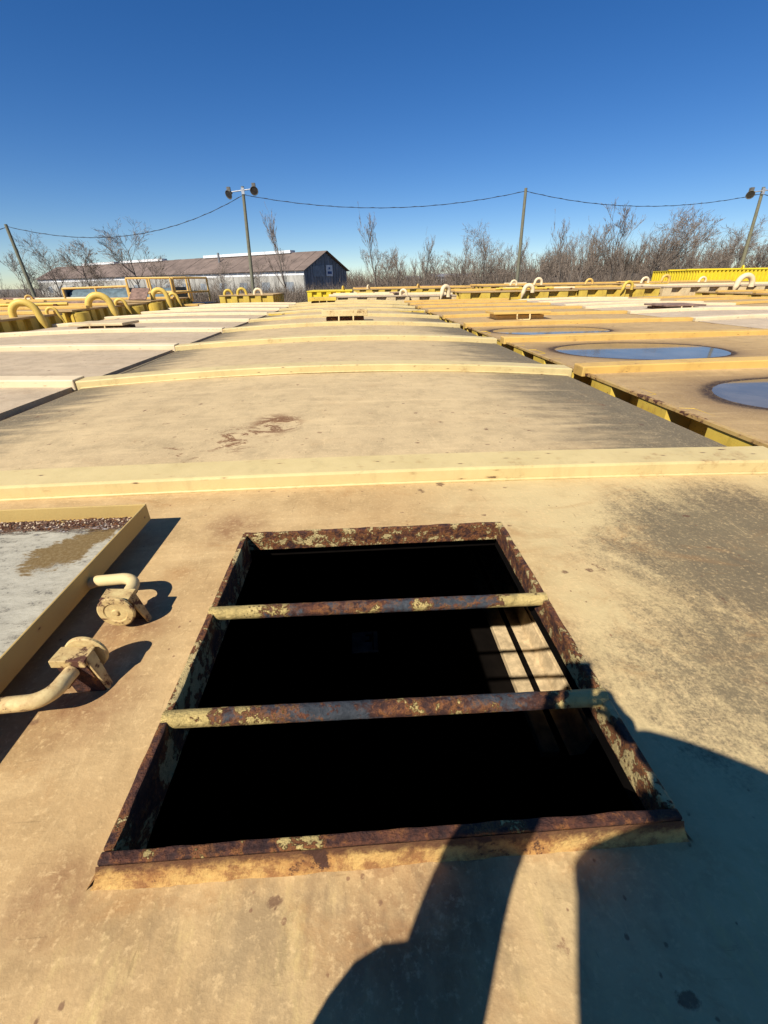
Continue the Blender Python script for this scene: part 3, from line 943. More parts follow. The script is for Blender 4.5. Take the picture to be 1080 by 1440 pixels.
# ------------------------------------------------------------------ taller vented tanks on the left
def gooseneck_mb(r=.1, span=.42, rise=.18, drop=.42, seg=14):
    """inverted U vent pipe leaving the roof at the origin and pointing down outside at +x"""
    mb = MB()
    r *= .74
    pts = [(0, 0, -.1), (0, 0, rise)]+arc((span/2, 0, rise), span/2, math.pi, 0, (1, 0, 0), (0, 0, 1), 12)[1:]
    n = 6
    end = [Vector((span+.02*i, 0, rise-drop*i/n)) for i in range(1, n+1)]
    pts += end
    rad = [r]*(len(pts)-n)+[r*(1-.82*max(0, i-2)/(n-2)) for i in range(1, n+1)]
    mb.tube(pts, rad, seg)
    return mb
def vented_tank(label, x0, x1, y0, y1, zt, mats, vents, period=.55, group='vented tanks round the edge of the yard', cyl=(), ribs=(), rz=0, deep=.12):
    roofm, railm, wallm = mats
    root = thing('vented_tank', label, 'tank', ((x0+x1)/2, (y0+y1)/2, GZ), group, rz)
    inv = -Vector(root.location)
    def put(o):
        o.location += inv
        return o
    mb = MB()
    mb.box((x0-.03, y0-.03, zt-.05), (x1+.03, y1+.03, zt))
    put(mb.build('roof', roofm, root))
    for a, b, n in (((x0, y0), (x1, y0), (0, 1, 0)), ((x1, y0), (x1, y1), (-1, 0, 0)), ((x1, y1), (x0, y1), (0, -1, 0)), ((x0, y1), (x0, y0), (1, 0, 0))):
        w = corrugated(*a, *b, GZ+.2, zt-.045, deep, period, n)
        put(w.build('wall', wallm, root))
    sk = MB()
    sk.box((x0+.2, y0+.2, GZ), (x1-.2, y1-.2, GZ+.25))
    put(sk.build('skid', wallm, root))
    for y in ribs:
        mb = MB()
        mb.box((x0-.05, y, zt+.002), (x1+.05, y+.22, zt+.09))
        put(mb.build('roof_rib', railm, root, bevel=.01))
    for (vx, vy, r, span, rise, drop, rot, mt) in vents:
        o = gooseneck_mb(r, span, rise, drop).build('gooseneck_vent', mt, root)
        o.location = (vx, vy, zt)
        o.rotation_euler = (0, 0, rot)
        put(o)
    for (cx, cy, r) in cyl:
        mb = MB()
        mb.tube([(cx, cy, GZ+.2), (cx, cy, zt-.08)], r, 20)
        put(mb.build('corner_cylinder', wallm, root))
    return root
Y3 = ('roof_dish', 'rail_yellow', 'wall_yellow')
C3 = ('roof_pale', 'rail_pale', 'wall_cream')
vented_tank('yellow pressed wall tank with two bent vent pipes at the left edge', -14.5, -9.05, 8.6, 15.0, .30, Y3,
            [(-9.35, 13.4, .125, .60, .06, .50, .25, 'wall_bend'), (-9.2, 14.6, .055, .28, .03, .30, .25, 'wall_bend')],
            cyl=((-9.02, 11.7, .22),), ribs=(9.5, 12.2, 14.6))
vented_tank('yellow pressed wall tank with bent vent pipes, left of the thin square lid', -14.5, -9.05, 15.6, 21.2, .36, Y3,
            [(-9.35, 17.2, .15, .72, .02, .55, .25, 'wall_bend'), (-9.2, 18.8, .08, .36, .02, .34, .25, 'wall_bend')],
            cyl=((-9.0, 15.9, .28), (-9.0, 19.9, .33)), ribs=(16.4, 18.9))
vented_tank('yellow tank under the railed platform with a lifted brown hatch lid', -14.5, -9.05, 21.6, 27, .42, Y3,
            [(-9.3, 22.6, .14, .6, .12, .7, .25, 'wall_bend'), (-9.2, 24.2, .09, .4, .02, .4, .25, 'wall_bend')],
            cyl=((-9.0, 21.9, .3),), ribs=(24.4,))
vented_tank('ochre tank far left, nearer of two behind the vent pipes', -20.4, -14.8, 12, 20, .25, Y3, [(-15.6, 15.5, .05, .25, .1, .2, .6, 'rail_yellow')], ribs=(12.3, 14.9, 17.5))
vented_tank('ochre tank far left, farther of two behind the vent pipes', -22.4, -14.8, 20.5, 29.5, .38, Y3,
            [(-20.5, 24, .06, .3, .12, .25, .6, 'rail_yellow'), (-17.2, 26, .06, .3, .12, .25, .6, 'rail_yellow')], ribs=(21, 23.5, 26, 28.5))
vented_tank('ochre tank at the far left edge below the leaning bare pole', -31.5, -23, 24, 34, .35, Y3, [(-26, 27, .06, .3, .12, .25, .9, 'rail_pale')], ribs=(25, 28, 31))
# rusty lifted lid beside the platform
mb = MB()
mb.obox((0, 0, 0), Vector((.38, .0, .0)), Vector((0, .32, .22)), Vector((0, -.01, .015)))
o = mb.build('lifted_lid', 'rust_brown')
o.location = (-9.75, 22.3, .68)
par = [q for q in bpy.data.objects if q.name.startswith('vented_tank')][2]
o.location = o.location-Vector(par.location)
o.parent = par
# triangular ladder frame poking up at the far left
lf = thing('ladder_frame', 'small yellow triangular pipe frame standing on tank roofs at the far left', 'frame', (-19.3, 21.2, .40))
for a, b in (((-.3, 0, 0), (.1, 0, .6)), ((.1, 0, .6), (.28, 0, 0)), ((.1, 0, .6), (.1, .5, 0))):
    mb = MB()
    mb.tube([a, b], .035, 8)
    mb.build('pipe_leg', 'rail_yellow', lf)

# railed platform
pf = thing('railed_platform', 'yellow pipe railings round a walkway on the left tanks', 'railing', (-14, 25, .42))
def rail_run(name, pts, h, mid=True, r=.05, bottom=False):
    for i, p in enumerate(pts):
        mb = MB()
        mb.tube([p, (p[0], p[1], p[2]+h)], r, 8)
        mb.build('rail_post', 'rail_yellow', pf)
    for zz in ([h]+([h*.42] if mid else [])+([.06] if bottom else [])):
        for a, b in zip(pts[:-1], pts[1:]):
            mb = MB()
            mb.tube([(a[0], a[1], a[2]+zz), (b[0], b[1], b[2]+zz)], r, 8)
            mb.build('rail_bar', 'rail_yellow', pf)
rail_run('low', [(-.6, 0, -.28), (1.0, 0, -.25), (2.55, 0, -.22)], .80, False, bottom=True)
rail_run('high', [(2.6, 0, -.22), (3.7, .05, -.22), (4.73, .1, -.22)], 1.14)
rail_run('back', [(2.95, 1.6, -.2), (5.0, 1.6, -.2)], 1.14)
rail_run('side', [(4.8, .2, -.22), (5.3, 1.1, -.2), (5.9, 2.2, -.2)], 1.12)
mb = MB()
mb.box((-.8, -.1, -.36), (5.9, 2.3, -.29))
mb.build('walkway_deck', 'rail_yellow', pf)

# grey blue covered bin behind the railing
cb = thing('covered_bin', 'long bin with a faded grey blue tarp behind the yellow railings', 'bin', (-15.2, 31, GZ))
mb = MB()
mb.box((-2.2, -1, .3), (4.2, 1, 3.25))
mb.build('bin_body', 'rust_brown', cb)
mb = MB()
n = 8
vs = []
for i in range(n+1):
    a = math.pi*i/n
    vs += [(-2.1, -1.02*math.cos(a), 3.26+.66*math.sin(a)**.8), (4.1, -1.02*math.cos(a), 3.26+.66*math.sin(a)**.8)]
mb.add(vs, [(2*i, 2*i+1, 2*i+3, 2*i+2) for i in range(n)], True)
mb.build('tarp', 'tarp', cb)
for xx in (-2.25, 1.6, 4.1):
    mb = MB()
    mb.box((xx, -1.08, 3.2), (xx+.14, 1.08, 3.96))
    mb.build('end_panel', 'black', cb)

bb = thing('blue_box', 'blue steel box standing between the railing and the pale left row', 'box', (-8.9, 27.2, GZ))
mb = MB()
mb.box((-.9, -1, .2), (.9, 1, 3.12))
mb.build('box_body', 'blue', bb, bevel=.03)
mb = MB()
mb.box((-.93, -1.03, 3.122), (.93, 1.03, 3.18))
mb.build('box_cover', 'black', bb)
for sx in (-.7, .6):
    mb = MB()
    mb.box((sx, -1, 0), (sx+.15, 1, .19))
    mb.build('box_skid', 'black', bb)

# ------------------------------------------------------------------ far rows
FG = 'vented tanks round the edge of the yard'
pi = math.pi
vented_tank('dark olive tank with two white topped vents beside the first lamp pole', -9.2, -5.6, 33, 38, .36, Y3,
            [(-8.9, 33.3, .11, .5, .05, .45, .3, 'wall_yellow'), (-8.0, 33.3, .12, .55, .1, .55, .2, 'wall_yellow'), (-6.9, 33.4, .12, .5, .08, .5, .1, 'rail_pale')], .8)
vented_tank('yellow pressed wall tank right of the first lamp pole', -3.0, -.2, 30.4, 35, .56, ('wall_bright', 'wall_bright', 'wall_bright'),
            [(-.8, 31, .06, .25, .1, .15, 1.2, 'wall_yellow')], .6)
vented_tank('pale pinkish tank with pressed walls at the end of the middle row', -1.5, 3.1, 27.2, 33.5, .30, C3, [(2.6, 27.4, .1, .35, .1, .3, -.4, 'rail_pale')], 1.1, ribs=(28.4, 30.6, 32.4))
vented_tank('yellow roofed tank behind the pale pinkish one', -.1, 9.5, 38, 44, .52, Y3,
            [(1, 38.4, .08, .3, .1, .2, 1, 'rail_pale'), (5, 38.4, .08, .3, .1, .2, 1, 'rail_yellow')], 1.0, ribs=(39, 41.5))
vented_tank('small pale pressed wall tank left of the white hooped vent', 3.2, 5.9, 27.6, 32.6, .26, C3, [(5.4, 27.5, .17, .45, .22, .45, pi+.5, 'rail_pale')], 1.15, deep=.2, ribs=(29, 31.2))
vented_tank('yellow pressed wall tank with a white hooped vent, right of the middle', 6.1, 12.9, 27.2, 32.5, .42, Y3,
            [(10.15, 26.95, .16, .5, .02, .42, pi, 'rail_pale')], 1.15, deep=.2, ribs=(29, 31.2))
vented_tank('yellow pressed wall tank in front of the plain pole', 13.1, 18.0, 27.4, 33, .46, Y3,
            [(16.2, 27.3, .12, .5, .06, .35, pi, 'wall_yellow')], 1.15, deep=.2, ribs=(30, 32.2))
vented_tank('cream pressed wall tank with a hooped vent near the right lamp pole', 18.2, 31.0, 27.4, 33.5, .50, C3,
            [(23.4, 27.2, .20, .9, .05, .42, pi, 'rail_pale')], 1.15, deep=.2, ribs=(29.4, 31.6))
vented_tank('long ochre tank behind the plain pole with four small hoops', 9.5, 30, 35, 41, .62, Y3,
            [(12.0, 35.3, .11, .4, .1, .2, pi, 'rail_pale'), (13.9, 35.3, .13, .5, .16, .3, pi, 'rail_pale'), (17.8, 35.3, .11, .5, .06, .2, pi, 'rail_yellow'),
             (22.1, 35.3, .12, .5, .1, .3, pi, 'rail_pale'), (23.7, 35.3, .14, .55, .2, .3, pi, 'rail_yellow'), (26.6, 35.3, .11, .5, .06, .2, pi, 'rail_pale')], 1.15, deep=.2, ribs=(37, 39))
vented_tank('ochre tank at the right edge in front of the cream pressed wall', 19.8, 31, 19.5, 26.8, .22, Y3, [], 1.15, deep=.2, ribs=(20, 22.5, 25))
vented_tank('cream tank at the right edge, next nearer than the ochre one', 20.0, 30, 12, 19.2, .10, C3, [], 1.15, deep=.2, ribs=(12.3, 15, 17.6))
vented_tank('bright lemon yellow finely ribbed tank high up at the right edge', 29.7, 48, 40.5, 47, 1.5, ('wall_bright', 'wall_bright', 'wall_bright'),
            [(34, 41, .08, .35, .08, .2, 1.2, 'wall_bright')], .36, ribs=(42, 44.5))
# planks, pipes and loose plates lying on the far roofs
rr = random.Random(5)
def clutter(kind, label, x, y, z, L, ang, mt):
    t = thing(kind, label, 'pipe' if kind == 'loose_pipe' else 'plate', (x, y, z), 'loose scrap on the far tank roofs', ang)
    mb = MB()
    if kind == 'loose_pipe':
        mb.tube([(-L/2, 0, .07), (L/2, 0, .07)], .06, 8)
        mb.build('pipe_run', mt, t)
        for q in (-.4, .4):
            b = MB()
            b.box((q*L-.05, -.12, 0), (q*L+.05, .12, .08))
            b.build('support_block', 'frame_rust', t)
    else:
        mb.box((-L/2, -.35, .06), (L/2, .35, .12))
        mb.build('plate_sheet', mt, t, bevel=.01)
        b = MB()
        b.box((-L*.4, -.3, 0), (L*.4, .3, .058))
        b.build('plate_bearer', 'black', t)
used = set()
for i in range(34):
    row = rr.choice(((27.8, 32, 6.5, 12.5, .44, 'the yellow pressed wall tank right of the middle'), (27.8, 33, 18.6, 30, .52, 'the cream pressed wall tank'), (28, 32, -1, 2.6, .32, 'the pale pinkish tank'), (35.5, 40, 10, 29, .64, 'the long ochre tank with hoops'), (20, 26, 20, 30, .24, 'the ochre tank at the right edge'), (16, 21, -14, -10, .38, 'the vented tank left of the thin square lid'), (21, 29, -22, -15, .40, 'the ochre tank behind the left vent pipes'), (13, 19, -20, -15, .27, 'the nearer far left ochre tank'), (25, 33, -31, -24, .37, 'the tank below the leaning bare pole'), (38.5, 43, 0, 9, .54, 'the yellow roofed far tank')))
    pipe = rr.random() < .55
    mt = rr.choice(('rail_yellow', 'rail_pale', 'rust_brown', 'wall_yellow'))
    cn = {'rail_yellow': 'ochre', 'rail_pale': 'pale cream', 'rust_brown': 'rusty brown', 'wall_yellow': 'yellow'}[mt]
    if (pipe, cn, row[5]) in used:
        continue
    used.add((pipe, cn, row[5]))
    clutter('loose_pipe' if pipe else 'loose_plate', (f'thin {cn} pipe lying on ' if pipe else f'small {cn} plate lying on ')+row[5],
            rr.uniform(row[2], row[3]), rr.uniform(row[0], row[1]), row[4], rr.uniform(1.6, 4) if pipe else rr.uniform(.8, 1.6), rr.uniform(-.25, .25) if pipe else rr.uniform(-.4, .4), mt)

# ------------------------------------------------------------------ warehouse
wh = thing('warehouse', 'long weathered warehouse with a rust brown roof and dark gable end', 'building', (-10.2, 100, GZ))
ax = Vector((-.82, .57, 0)).normalized()
gx = Vector((.57, .82, 0)).normalized()
LEN, WID, EAVE, RIDGE = 113, 14.8, 6.5, 9.95
def wp(l, w, h):
    return ax*l+gx*w+Vector((0, 0, h))
def quad(name, mat, a, b, c, d, parent=wh, t=.15):
    a, b, c, d = map(Vector, (a, b, c, d))
    n = (b-a).cross(d-a).normalized()*t
    mb = MB()
    mb.add([a, b, c, d, a-n, b-n, c-n, d-n], [(0, 1, 2, 3), (7, 6, 5, 4), (0, 4, 5, 1), (1, 5, 6, 2), (2, 6, 7, 3), (3, 7, 4, 0)])
    return mb.build(name, mat, parent)
quad('wall', 'shed_wall', wp(LEN, 0, 0), wp(0, 0, 0), wp(0, 0, EAVE-1.0), wp(LEN, 0, EAVE-1.0))
quad('white_band', 'white', wp(LEN, -.03, EAVE-.995), wp(0, -.03, EAVE-.995), wp(0, -.03, EAVE-.25), wp(LEN, -.03, EAVE-.25))
quad('far_wall', 'shed_wall', wp(0, WID, 0), wp(LEN, WID, 0), wp(LEN, WID, EAVE-.2), wp(0, WID, EAVE-.2))
for l, s in ((0, 1), (LEN, -1)):
    mb = MB()
    pr = [(0, 0), (WID, 0), (WID, EAVE-.2), (WID/2, RIDGE-.2), (0, EAVE-.2)]
    q = [wp(l+.03*s, w, h) for w, h in pr]+[wp(l+.2*s, w, h) for w, h in pr]
    k = len(pr)
    mb.add(q, [tuple(range(k)), tuple(range(2*k-1, k-1, -1))]+[(i, (i+1) % k, k+(i+1) % k, k+i) for i in range(k)])
    mb.build('gable_end', 'shed_gable', wh)
# sheets of the gable standing proud
for i in range(15):
    w0 = .15+i*(WID-.3)/15
    h1 = EAVE-.5+(RIDGE-EAVE)*(1-abs(w0+.45-WID/2)/(WID/2))
    quad('gable_sheet', 'shed_gable', wp(-.06, w0, .2), wp(-.06, w0+.86, .2), wp(-.06, w0+.86, h1), wp(-.06, w0, h1), t=.05)
quad('pale_panel', 'shed_gable_light', wp(-.14, 2.8, EAVE-1.3), wp(-.14, 6.6, EAVE-1.3), wp(-.14, 6.6, EAVE+.9), wp(-.14, 2.8, EAVE+.6), t=.05)
sg = quad('gable_sign', 'white', wp(-.2, 7.2, EAVE-1.2), wp(-.2, 9.4, EAVE-1.2), wp(-.2, 9.4, EAVE+.9), wp(-.2, 7.2, EAVE+.9), t=.08)
quad('sign_print', 'sign_dark', wp(-.23, 7.6, EAVE-.8), wp(-.23, 9.0, EAVE-.8), wp(-.23, 9.0, EAVE-.3), wp(-.23, 7.6, EAVE-.3), parent=sg, t=.02)
quad('sign_print', 'sign_dark', wp(-.23, 8.0, EAVE+.1), wp(-.23, 8.5, EAVE+.1), wp(-.23, 8.5, EAVE+.5), wp(-.23, 8.0, EAVE+.5), parent=sg, t=.02)
NSH = 40
for i in range(NSH):                               # roof sheets, each a little off its neighbour
    l0, l1 = -.6+i*(LEN+1.2)/NSH, -.6+(i+1)*(LEN+1.2)/NSH-.04
    dz = rnd.uniform(0, .05)
    quad('roof_sheet', 'shed_roof', wp(l0, WID/2, RIDGE+dz), wp(l1, WID/2, RIDGE+dz), wp(l1, -.5, EAVE-.22+dz), wp(l0, -.5, EAVE-.22+dz), t=-.08)
    quad('roof_sheet', 'shed_roof', wp(l1, WID/2, RIDGE+dz), wp(l0, WID/2, RIDGE+dz), wp(l0, WID+.5, EAVE-.22+dz), wp(l1, WID+.5, EAVE-.22+dz), t=-.08)
for l0, l1 in ((9, 38), (55, 75), (78, 96)):
    mb = MB()
    a, b = wp(l0, WID/2, RIDGE+.25), wp(l1, WID/2, RIDGE+.25)
    c = (a+b)/2
    mb.obox(c, ax*(l1-l0)/2, gx*.8, Vector((0, 0, .28)))
    mb.build('ridge_vent', 'white', wh)
mb = MB()
mb.tube([wp(30, 4.6, EAVE+1.5), wp(30, 4.6, EAVE+4.2)], .25, 8)
mb.build('roof_stack', 'shed_gable', wh)
for i in range(16):                                # wall windows and bays
    l = 3+i*6.8
    f = quad('window', 'shed_gable_light', wp(l+2.4, -.06, 2.6), wp(l, -.06, 2.6), wp(l, -.06, 4.3), wp(l+2.4, -.06, 4.3), t=.04)
    quad('wall_pier', 'shed_wall', wp(l+4.6, -.12, 0), wp(l+4.2, -.12, 0), wp(l+4.2, -.12, EAVE-1.02), wp(l+4.6, -.12, EAVE-1.02), t=.1)

# white buildings glimpsed through the trees
for lab, x, y, w, h in (('low white building glimpsed through bare trees, right of the warehouse', 38, 190, 16, 5.2),
                        ('small white shed glimpsed through bare trees in the middle', 24, 200, 6, 4.6),
                        ('low white building glimpsed between bare trees left of the plain pole', 62, 200, 12, 5.4)):
    b = thing('white_building', lab, 'building', (x, y, GZ), 'white buildings behind the trees')
    mb = MB()
    mb.box((-w/2, -4, 0), (w/2, 4, h))
    mb.build('wall', 'white', b)
    mb = MB()
    mb.add([(-w/2-.3, -4.4, h), (w/2+.3, -4.4, h), (w/2+.3, 4.4, h), (-w/2-.3, 4.4, h), (-w/2-.3, 0, h+1.3), (w/2+.3, 0, h+1.3)],
           [(0, 1, 5, 4), (2, 3, 4, 5), (0, 4, 3), (1, 2, 5), (3, 2, 1, 0)])
    mb.build('roof', 'galv', b)
# containers left
for lab, x, y, w, mt in (('dark green container beside the leaning bare pole', -34.5, 52, 5.5, 'green'), ('blue container at the far left edge behind the tanks', -46, 56, 5, 'blue')):
    b = thing('shipping_container', lab, 'container', (x, y, GZ), None)
    mb = MB()
    mb.box((-w/2, -1.2, .15), (w/2, 1.2, 2.9))
    mb.build('container_body', mt, b)
    for i in range(10):
        q = MB()
        xx = -w/2+.2+i*(w-.4)/10
        q.box((xx, -1.25, .3), (xx+.2, -1.2, 2.8))
        q.build('container_rib', mt, b)
# ------------------------------------------------------------------ light poles and cables
poles = []
def pole(label, x, y, zt, lean, lamps):
    p = thing('light_pole' if lamps else 'utility_pole', label, 'pole', (x, y, GZ), 'wooden poles along the yard')
    H = zt-GZ
    mb = MB()
    mb.tube([(lean[0]*q*H, lean[1]*q*H, q*H) for q in (0, .33, .66, 1)], [.17, .155, .14, .12], 12)
    mb.build('post', 'wood_pole', p)
    tx = lean[0]*H
    if lamps:
        mb = MB()
        mb.tube([(tx-.95, -.12, H-.38), (tx+.75, -.12, H-.2)], .045, 8)
        mb.build('cross_arm', 'galv', p)
        mb = MB()
        mb.box((tx-.12, -.17, H-.55), (tx+.12, -.1, H-.1))
        mb.build('arm_bracket', 'galv', p)
        for dx, dz, aim in ((-1.15, -.55, (-.5, -.75, -.45)), (.95, -.3, (.1, -.9, -.4))):
            a = Vector(aim).normalized()
            c = Vector((tx+dx, -.15, H+dz))
            mb = MB()
            mb.lathe(c, a, [(0, -.34), (.09, -.33), (.11, -.2), (.17, -.05), (.32, .06), (.34, .1), (.31, .1), (.26, .04)], 20, smooth=True)
            h = mb.build('lamp_head', 'lamp_metal', p)
            mb = MB()
            mb.lathe(c, a, [(0, .075), (.31, .075)], 20)
            mb.build('lens', 'lamp_glass', h)
            mb = MB()
            mb.box((c.x-.14, c.y-.12, c.z+.2), (c.x+.14, c.y+.16, c.z+.5))
            mb.build('ballast_box', 'lamp_metal', h)
    poles.append(Vector((x+tx, y, zt)))
    return p
pole('leaning bare wooden pole at the far left without lamps', -28.75, 45, 5.75, (-.045, 0), False)
pole('wooden pole with two round floodlights, left of the middle', -9.5, 45, 8.2, (.042, 0), True)
pole('plain wooden pole without lamps, right of the middle', 15.4, 45, 7.95, (-.022, 0), False)
pole('leaning wooden pole with two floodlights at the right edge', 37.3, 45, 7.9, (-.055, 0), True)
def cable(label, a, b, sag):
    n = 40
    pts = []
    for i in range(n+1):
        q = i/n
        p = a.lerp(b, q)
        p.z -= sag*4*q*(1-q)
        pts.append(p)
    mb = MB()
    mb.tube(pts, .02, 6)
    pts2 = [p+Vector((0, .03*math.sin(i*2.1), .035*math.cos(i*2.1))) for i, p in enumerate(pts)]
    mb.tube(pts2, .014, 5)
    tag(mb.build('cable', 'cable'), label, 'cable', 'cables strung between the poles')
lo = Vector((0, 0, -.35))
cable('sagging twisted cable from the bare left pole up to the lamp pole', poles[0]+lo*.4, poles[1]+lo*1.6, 1.75)
cable('sagging twisted cable across the middle between lamp pole and plain pole', poles[1]+lo*1.6, poles[2]+lo*.6, 1.05)
cable('sagging twisted cable from the plain pole to the right lamp pole', poles[2]+lo*.6, poles[3]+lo*1.4, 1.0)
cable('short cable end leaving the bare pole at the left edge', poles[0]+lo*.6, Vector((-48, 47, 4.2)), .6)
cable('short cable end leaving the lamp pole at the right edge', poles[3]+lo*1.4, Vector((58, 47, 7.2)), .8)

# ------------------------------------------------------------------ bare trees and brush
def bare_tree(seed, h, spread, lean=0, dens=1.0, up=.6):
    r = random.Random(seed)
    trunk, crown = MB(), MB()
    def branch(p, d, L, rad, depth):
        n = 5 if depth == 0 else 3
        pts, rads = [p.copy()], [rad]
        q, dd = p.copy(), d.copy()
        for i in range(n):
            dd = (dd+Vector((r.uniform(-.16, .16)+lean*.05, r.uniform(-.16, .16), up*.1))).normalized()
            q = q+dd*L/n
            pts.append(q.copy())
            rads.append(max(.006, rad*(1-.75*(i+1)/n)))
        if depth == 0:
            trunk.tube(pts, rads, 7, caps=False)
        elif rad > .02:
            crown.tube(pts, rads, 4, caps=False)
        else:
            for a, b, ra in zip(pts[:-1], pts[1:], rads):
                s = (b-a).cross(Vector((r.uniform(-1, 1), r.uniform(-1, 1), .1)))
                s = s.normalized()*max(.013, ra*.9) if s.length > 0 else Vector((.01, 0, 0))
                crown.add([a-s, a+s, b+s*.7, b-s*.7], [(0, 1, 2, 3)])
        if depth >= 4 or L < .3:
            return
        kids = int({0: 11, 1: 6, 2: 5, 3: 3}[depth]*dens+r.random())
        for k in range(kids):
            t = r.uniform(.28 if depth == 0 else .2, 1)
            i = min(n-1, int(t*n))
            b = pts[i].lerp(pts[i+1], t*n-i)
            axis = (pts[i+1]-pts[i]).normalized()
            side = axis.orthogonal()
            side.rotate(Matrix.Rotation(r.uniform(0, 6.28), 3, axis))
            ang = r.uniform(.35, .85)*spread
            nd = (axis*math.cos(ang)+side*math.sin(ang)+Vector((lean*.12, 0, up*.25))).normalized()
            branch(b, nd, L*r.uniform(.38, .62)*(1.1-.4*t if depth == 0 else 1), max(.01, rads[i]*.55), depth+1)
    branch(Vector((0, 0, -.2)), Vector((lean*.1, 0, 1)).normalized(), h*.8, h*.011+.02, 0)
    return trunk, crown
protos = []
for k, (h, sp, ln, dn, upv) in enumerate([(9, .9, 0, 1.0, .5), (8, .75, .6, .9, .7), (10, 1.0, -.2, 1.05, .4), (8.5, .5, .3, .8, .9), (7, 1.05, .3, 1.1, .5), (11, .95, .5, 1.05, .5)]):
    tr, cr = bare_tree(100+k, h, sp, ln, dn, upv)
    tm = tr.build('trunk', 'bark')
    cm = cr.build('crown', 'twig')
    protos.append((h, tm.data, cm.data))
    bpy.data.objects.remove(tm)
    bpy.data.objects.remove(cm)
def place_tree(k, x, y, h, label, group=None, rz=None):
    H, td, cd = protos[k]
    t = thing('bare_tree', label, 'tree', (x, y, GZ+(0 if x < 25 or y < 95 else hill_h(x, y)*.8)), group, rnd.uniform(0, 6.28) if rz is None else rz)
    t.scale = (h/H,)*3
    for nm, d in (('trunk', td), ('crown', cd)):
        o = bpy.data.objects.new(nm, d)
        COL.objects.link(o)
        o.parent = t
# each prominent tree: pixel bearing turned into x by hand, heights from the photograph
for k, x, y, h, lab in ((0, -32.8, 75, 11.2, 'spreading bare tree in front of the warehouse roof, above the yellow railings'),
                        (2, -44.2, 75, 9.8, 'bushy bare tree right of the bare left pole'),
                        (4, -39.8, 75, 9.2, 'bare tree between the spreading one and the bushy one, by the warehouse left end'),
                        (1, -49.5, 75, 8.6, 'bare tree left of the bare left pole at the picture edge'),
                        (3, -9.9, 75, 11.6, 'thin upright bare tree in front of the warehouse near its gable'),
                        (3, 3.6, 75, 11.0, 'single slender poplar like tree right of the warehouse gable'),
                        (2, 20.2, 75, 10.4, 'broad dark bare tree left of the plain pole'),
                        (5, 46.5, 75, 13.2, 'tallest bare tree leaning to the right, near the right lamp pole'),
                        (1, 41.1, 75, 12.8, 'feathery bare tree just left of the tallest one'),
                        (4, 52.4, 75, 12.2, 'wide feathery bare tree just right of the tallest one'),
                        (0, 60.2, 74, 10.6, 'small gnarled bare tree behind the right lamp pole'),
                        (5, 35.1, 75, 10.4, 'reddish bare tree in the thicket right of the plain pole')):
    place_tree(k, x, y, h, lab)
TG = 'bare trees in the thicket behind the yard'
for i in range(54):
    u = i/53
    x = 6+u*68+rnd.uniform(-1.5, 1.5)
    y = rnd.uniform(72, 96)
    h = (7.9+1.5*math.sin(u*3))*rnd.uniform(.72, 1.12)
    place_tree(rnd.choice((0, 1, 1, 3, 3, 3, 4)), x*y/75, y, h*(1+.3*(y-75)/75), 'thin bare tree in the grey brown thicket behind the yard', TG)
for i in range(13):
    x = -74+i*4.9+rnd.uniform(-1.5, 1.5)
    y = rnd.uniform(66, 84)
    place_tree(rnd.choice((1, 2, 3, 4)), x*y/70, y, rnd.uniform(5.4, 7.4), 'low bare tree standing in front of the long warehouse wall', 'bare trees in front of the warehouse')

def brush(name, n, region, hmin, hmax, mat, w=.03, lean=0, fan=8):
    mb = MB()
    for i in range(n):
        x, y = region()
        z = GZ-.1+(hill_h(x, y) if (x > 17 and y > 82) else 0)
        H = rnd.uniform(hmin, hmax)
        for k in range(fan):
            a = rnd.uniform(0, 6.28)
            b = rnd.uniform(.05, .55)
            d = Vector((math.cos(a)*b+lean, math.sin(a)*b, 1)).normalized()
            L = H*rnd.uniform(.45, 1)
            p0 = Vector((x+rnd.uniform(-.5, .5), y+rnd.uniform(-.5, .5), z))
            p1 = p0+d*L*.55
            p2 = p1+(d+Vector((rnd.uniform(-.4, .4)+lean, rnd.uniform(-.4, .4), 0))).normalized()*L*.45
            s = Vector((w, rnd.uniform(-w, w), 0))
            mb.add([p0-s, p0+s, p1+s*.8, p1-s*.8], [(0, 1, 2, 3)])
            mb.add([p1-s*.8, p1+s*.8, p2], [(0, 1, 2)])
            for j in range(3):
                t = rnd.uniform(.3, .9)
                q = p0.lerp(p2, t)
                e = q+Vector((rnd.uniform(-1, 1), rnd.uniform(-1, 1), rnd.uniform(.3, 1.2))).normalized()*L*.3
                mb.add([q-s*.5, q+s*.5, e], [(0, 1, 2)])
    return tag(mb.build(name, mat), kind='stuff')
def reg_right():
    y = rnd.uniform(62, 100)
    return rnd.uniform(-.03, 1.35)*y, y
def reg_left():
    y = rnd.uniform(58, 86)
    return rnd.uniform(-1.15, -.02)*y, y
tag(brush('undergrowth', 1900, reg_right, 2.8, 5.2, 'brush', .026), 'tangled grey brown brush below the bare trees on the right', 'brush')
tag(brush('undergrowth', 2600, reg_left, 2.8, 5.0, 'brush', .03), 'tangled grey brush in front of the warehouse', 'brush')
def reg_hill():
    y = rnd.uniform(92, 150)
    return rnd.uniform(.25, 1.6)*y, y
tag(brush('undergrowth', 2200, reg_hill, 1.5, 3.6, 'brush', .05), 'scrub covering the low hill behind the thicket', 'brush')
def reg_far():
    y = rnd.uniform(120, 185)
    return rnd.uniform(-.1, .8)*y, y
tag(brush('undergrowth', 1100, reg_far, 5.5, 9.5, 'brush', .07), 'far grey wood along the skyline', 'wood')
def reg_reed():
    y = rnd.uniform(60, 66)
    return rnd.uniform(.78, 1.0)*y, y
tag(brush('dry_grass', 160, reg_reed, 4.2, 6.6, 'reed', .03, lean=.35), 'pale dry reeds leaning to the right in front of the hill', 'grass')

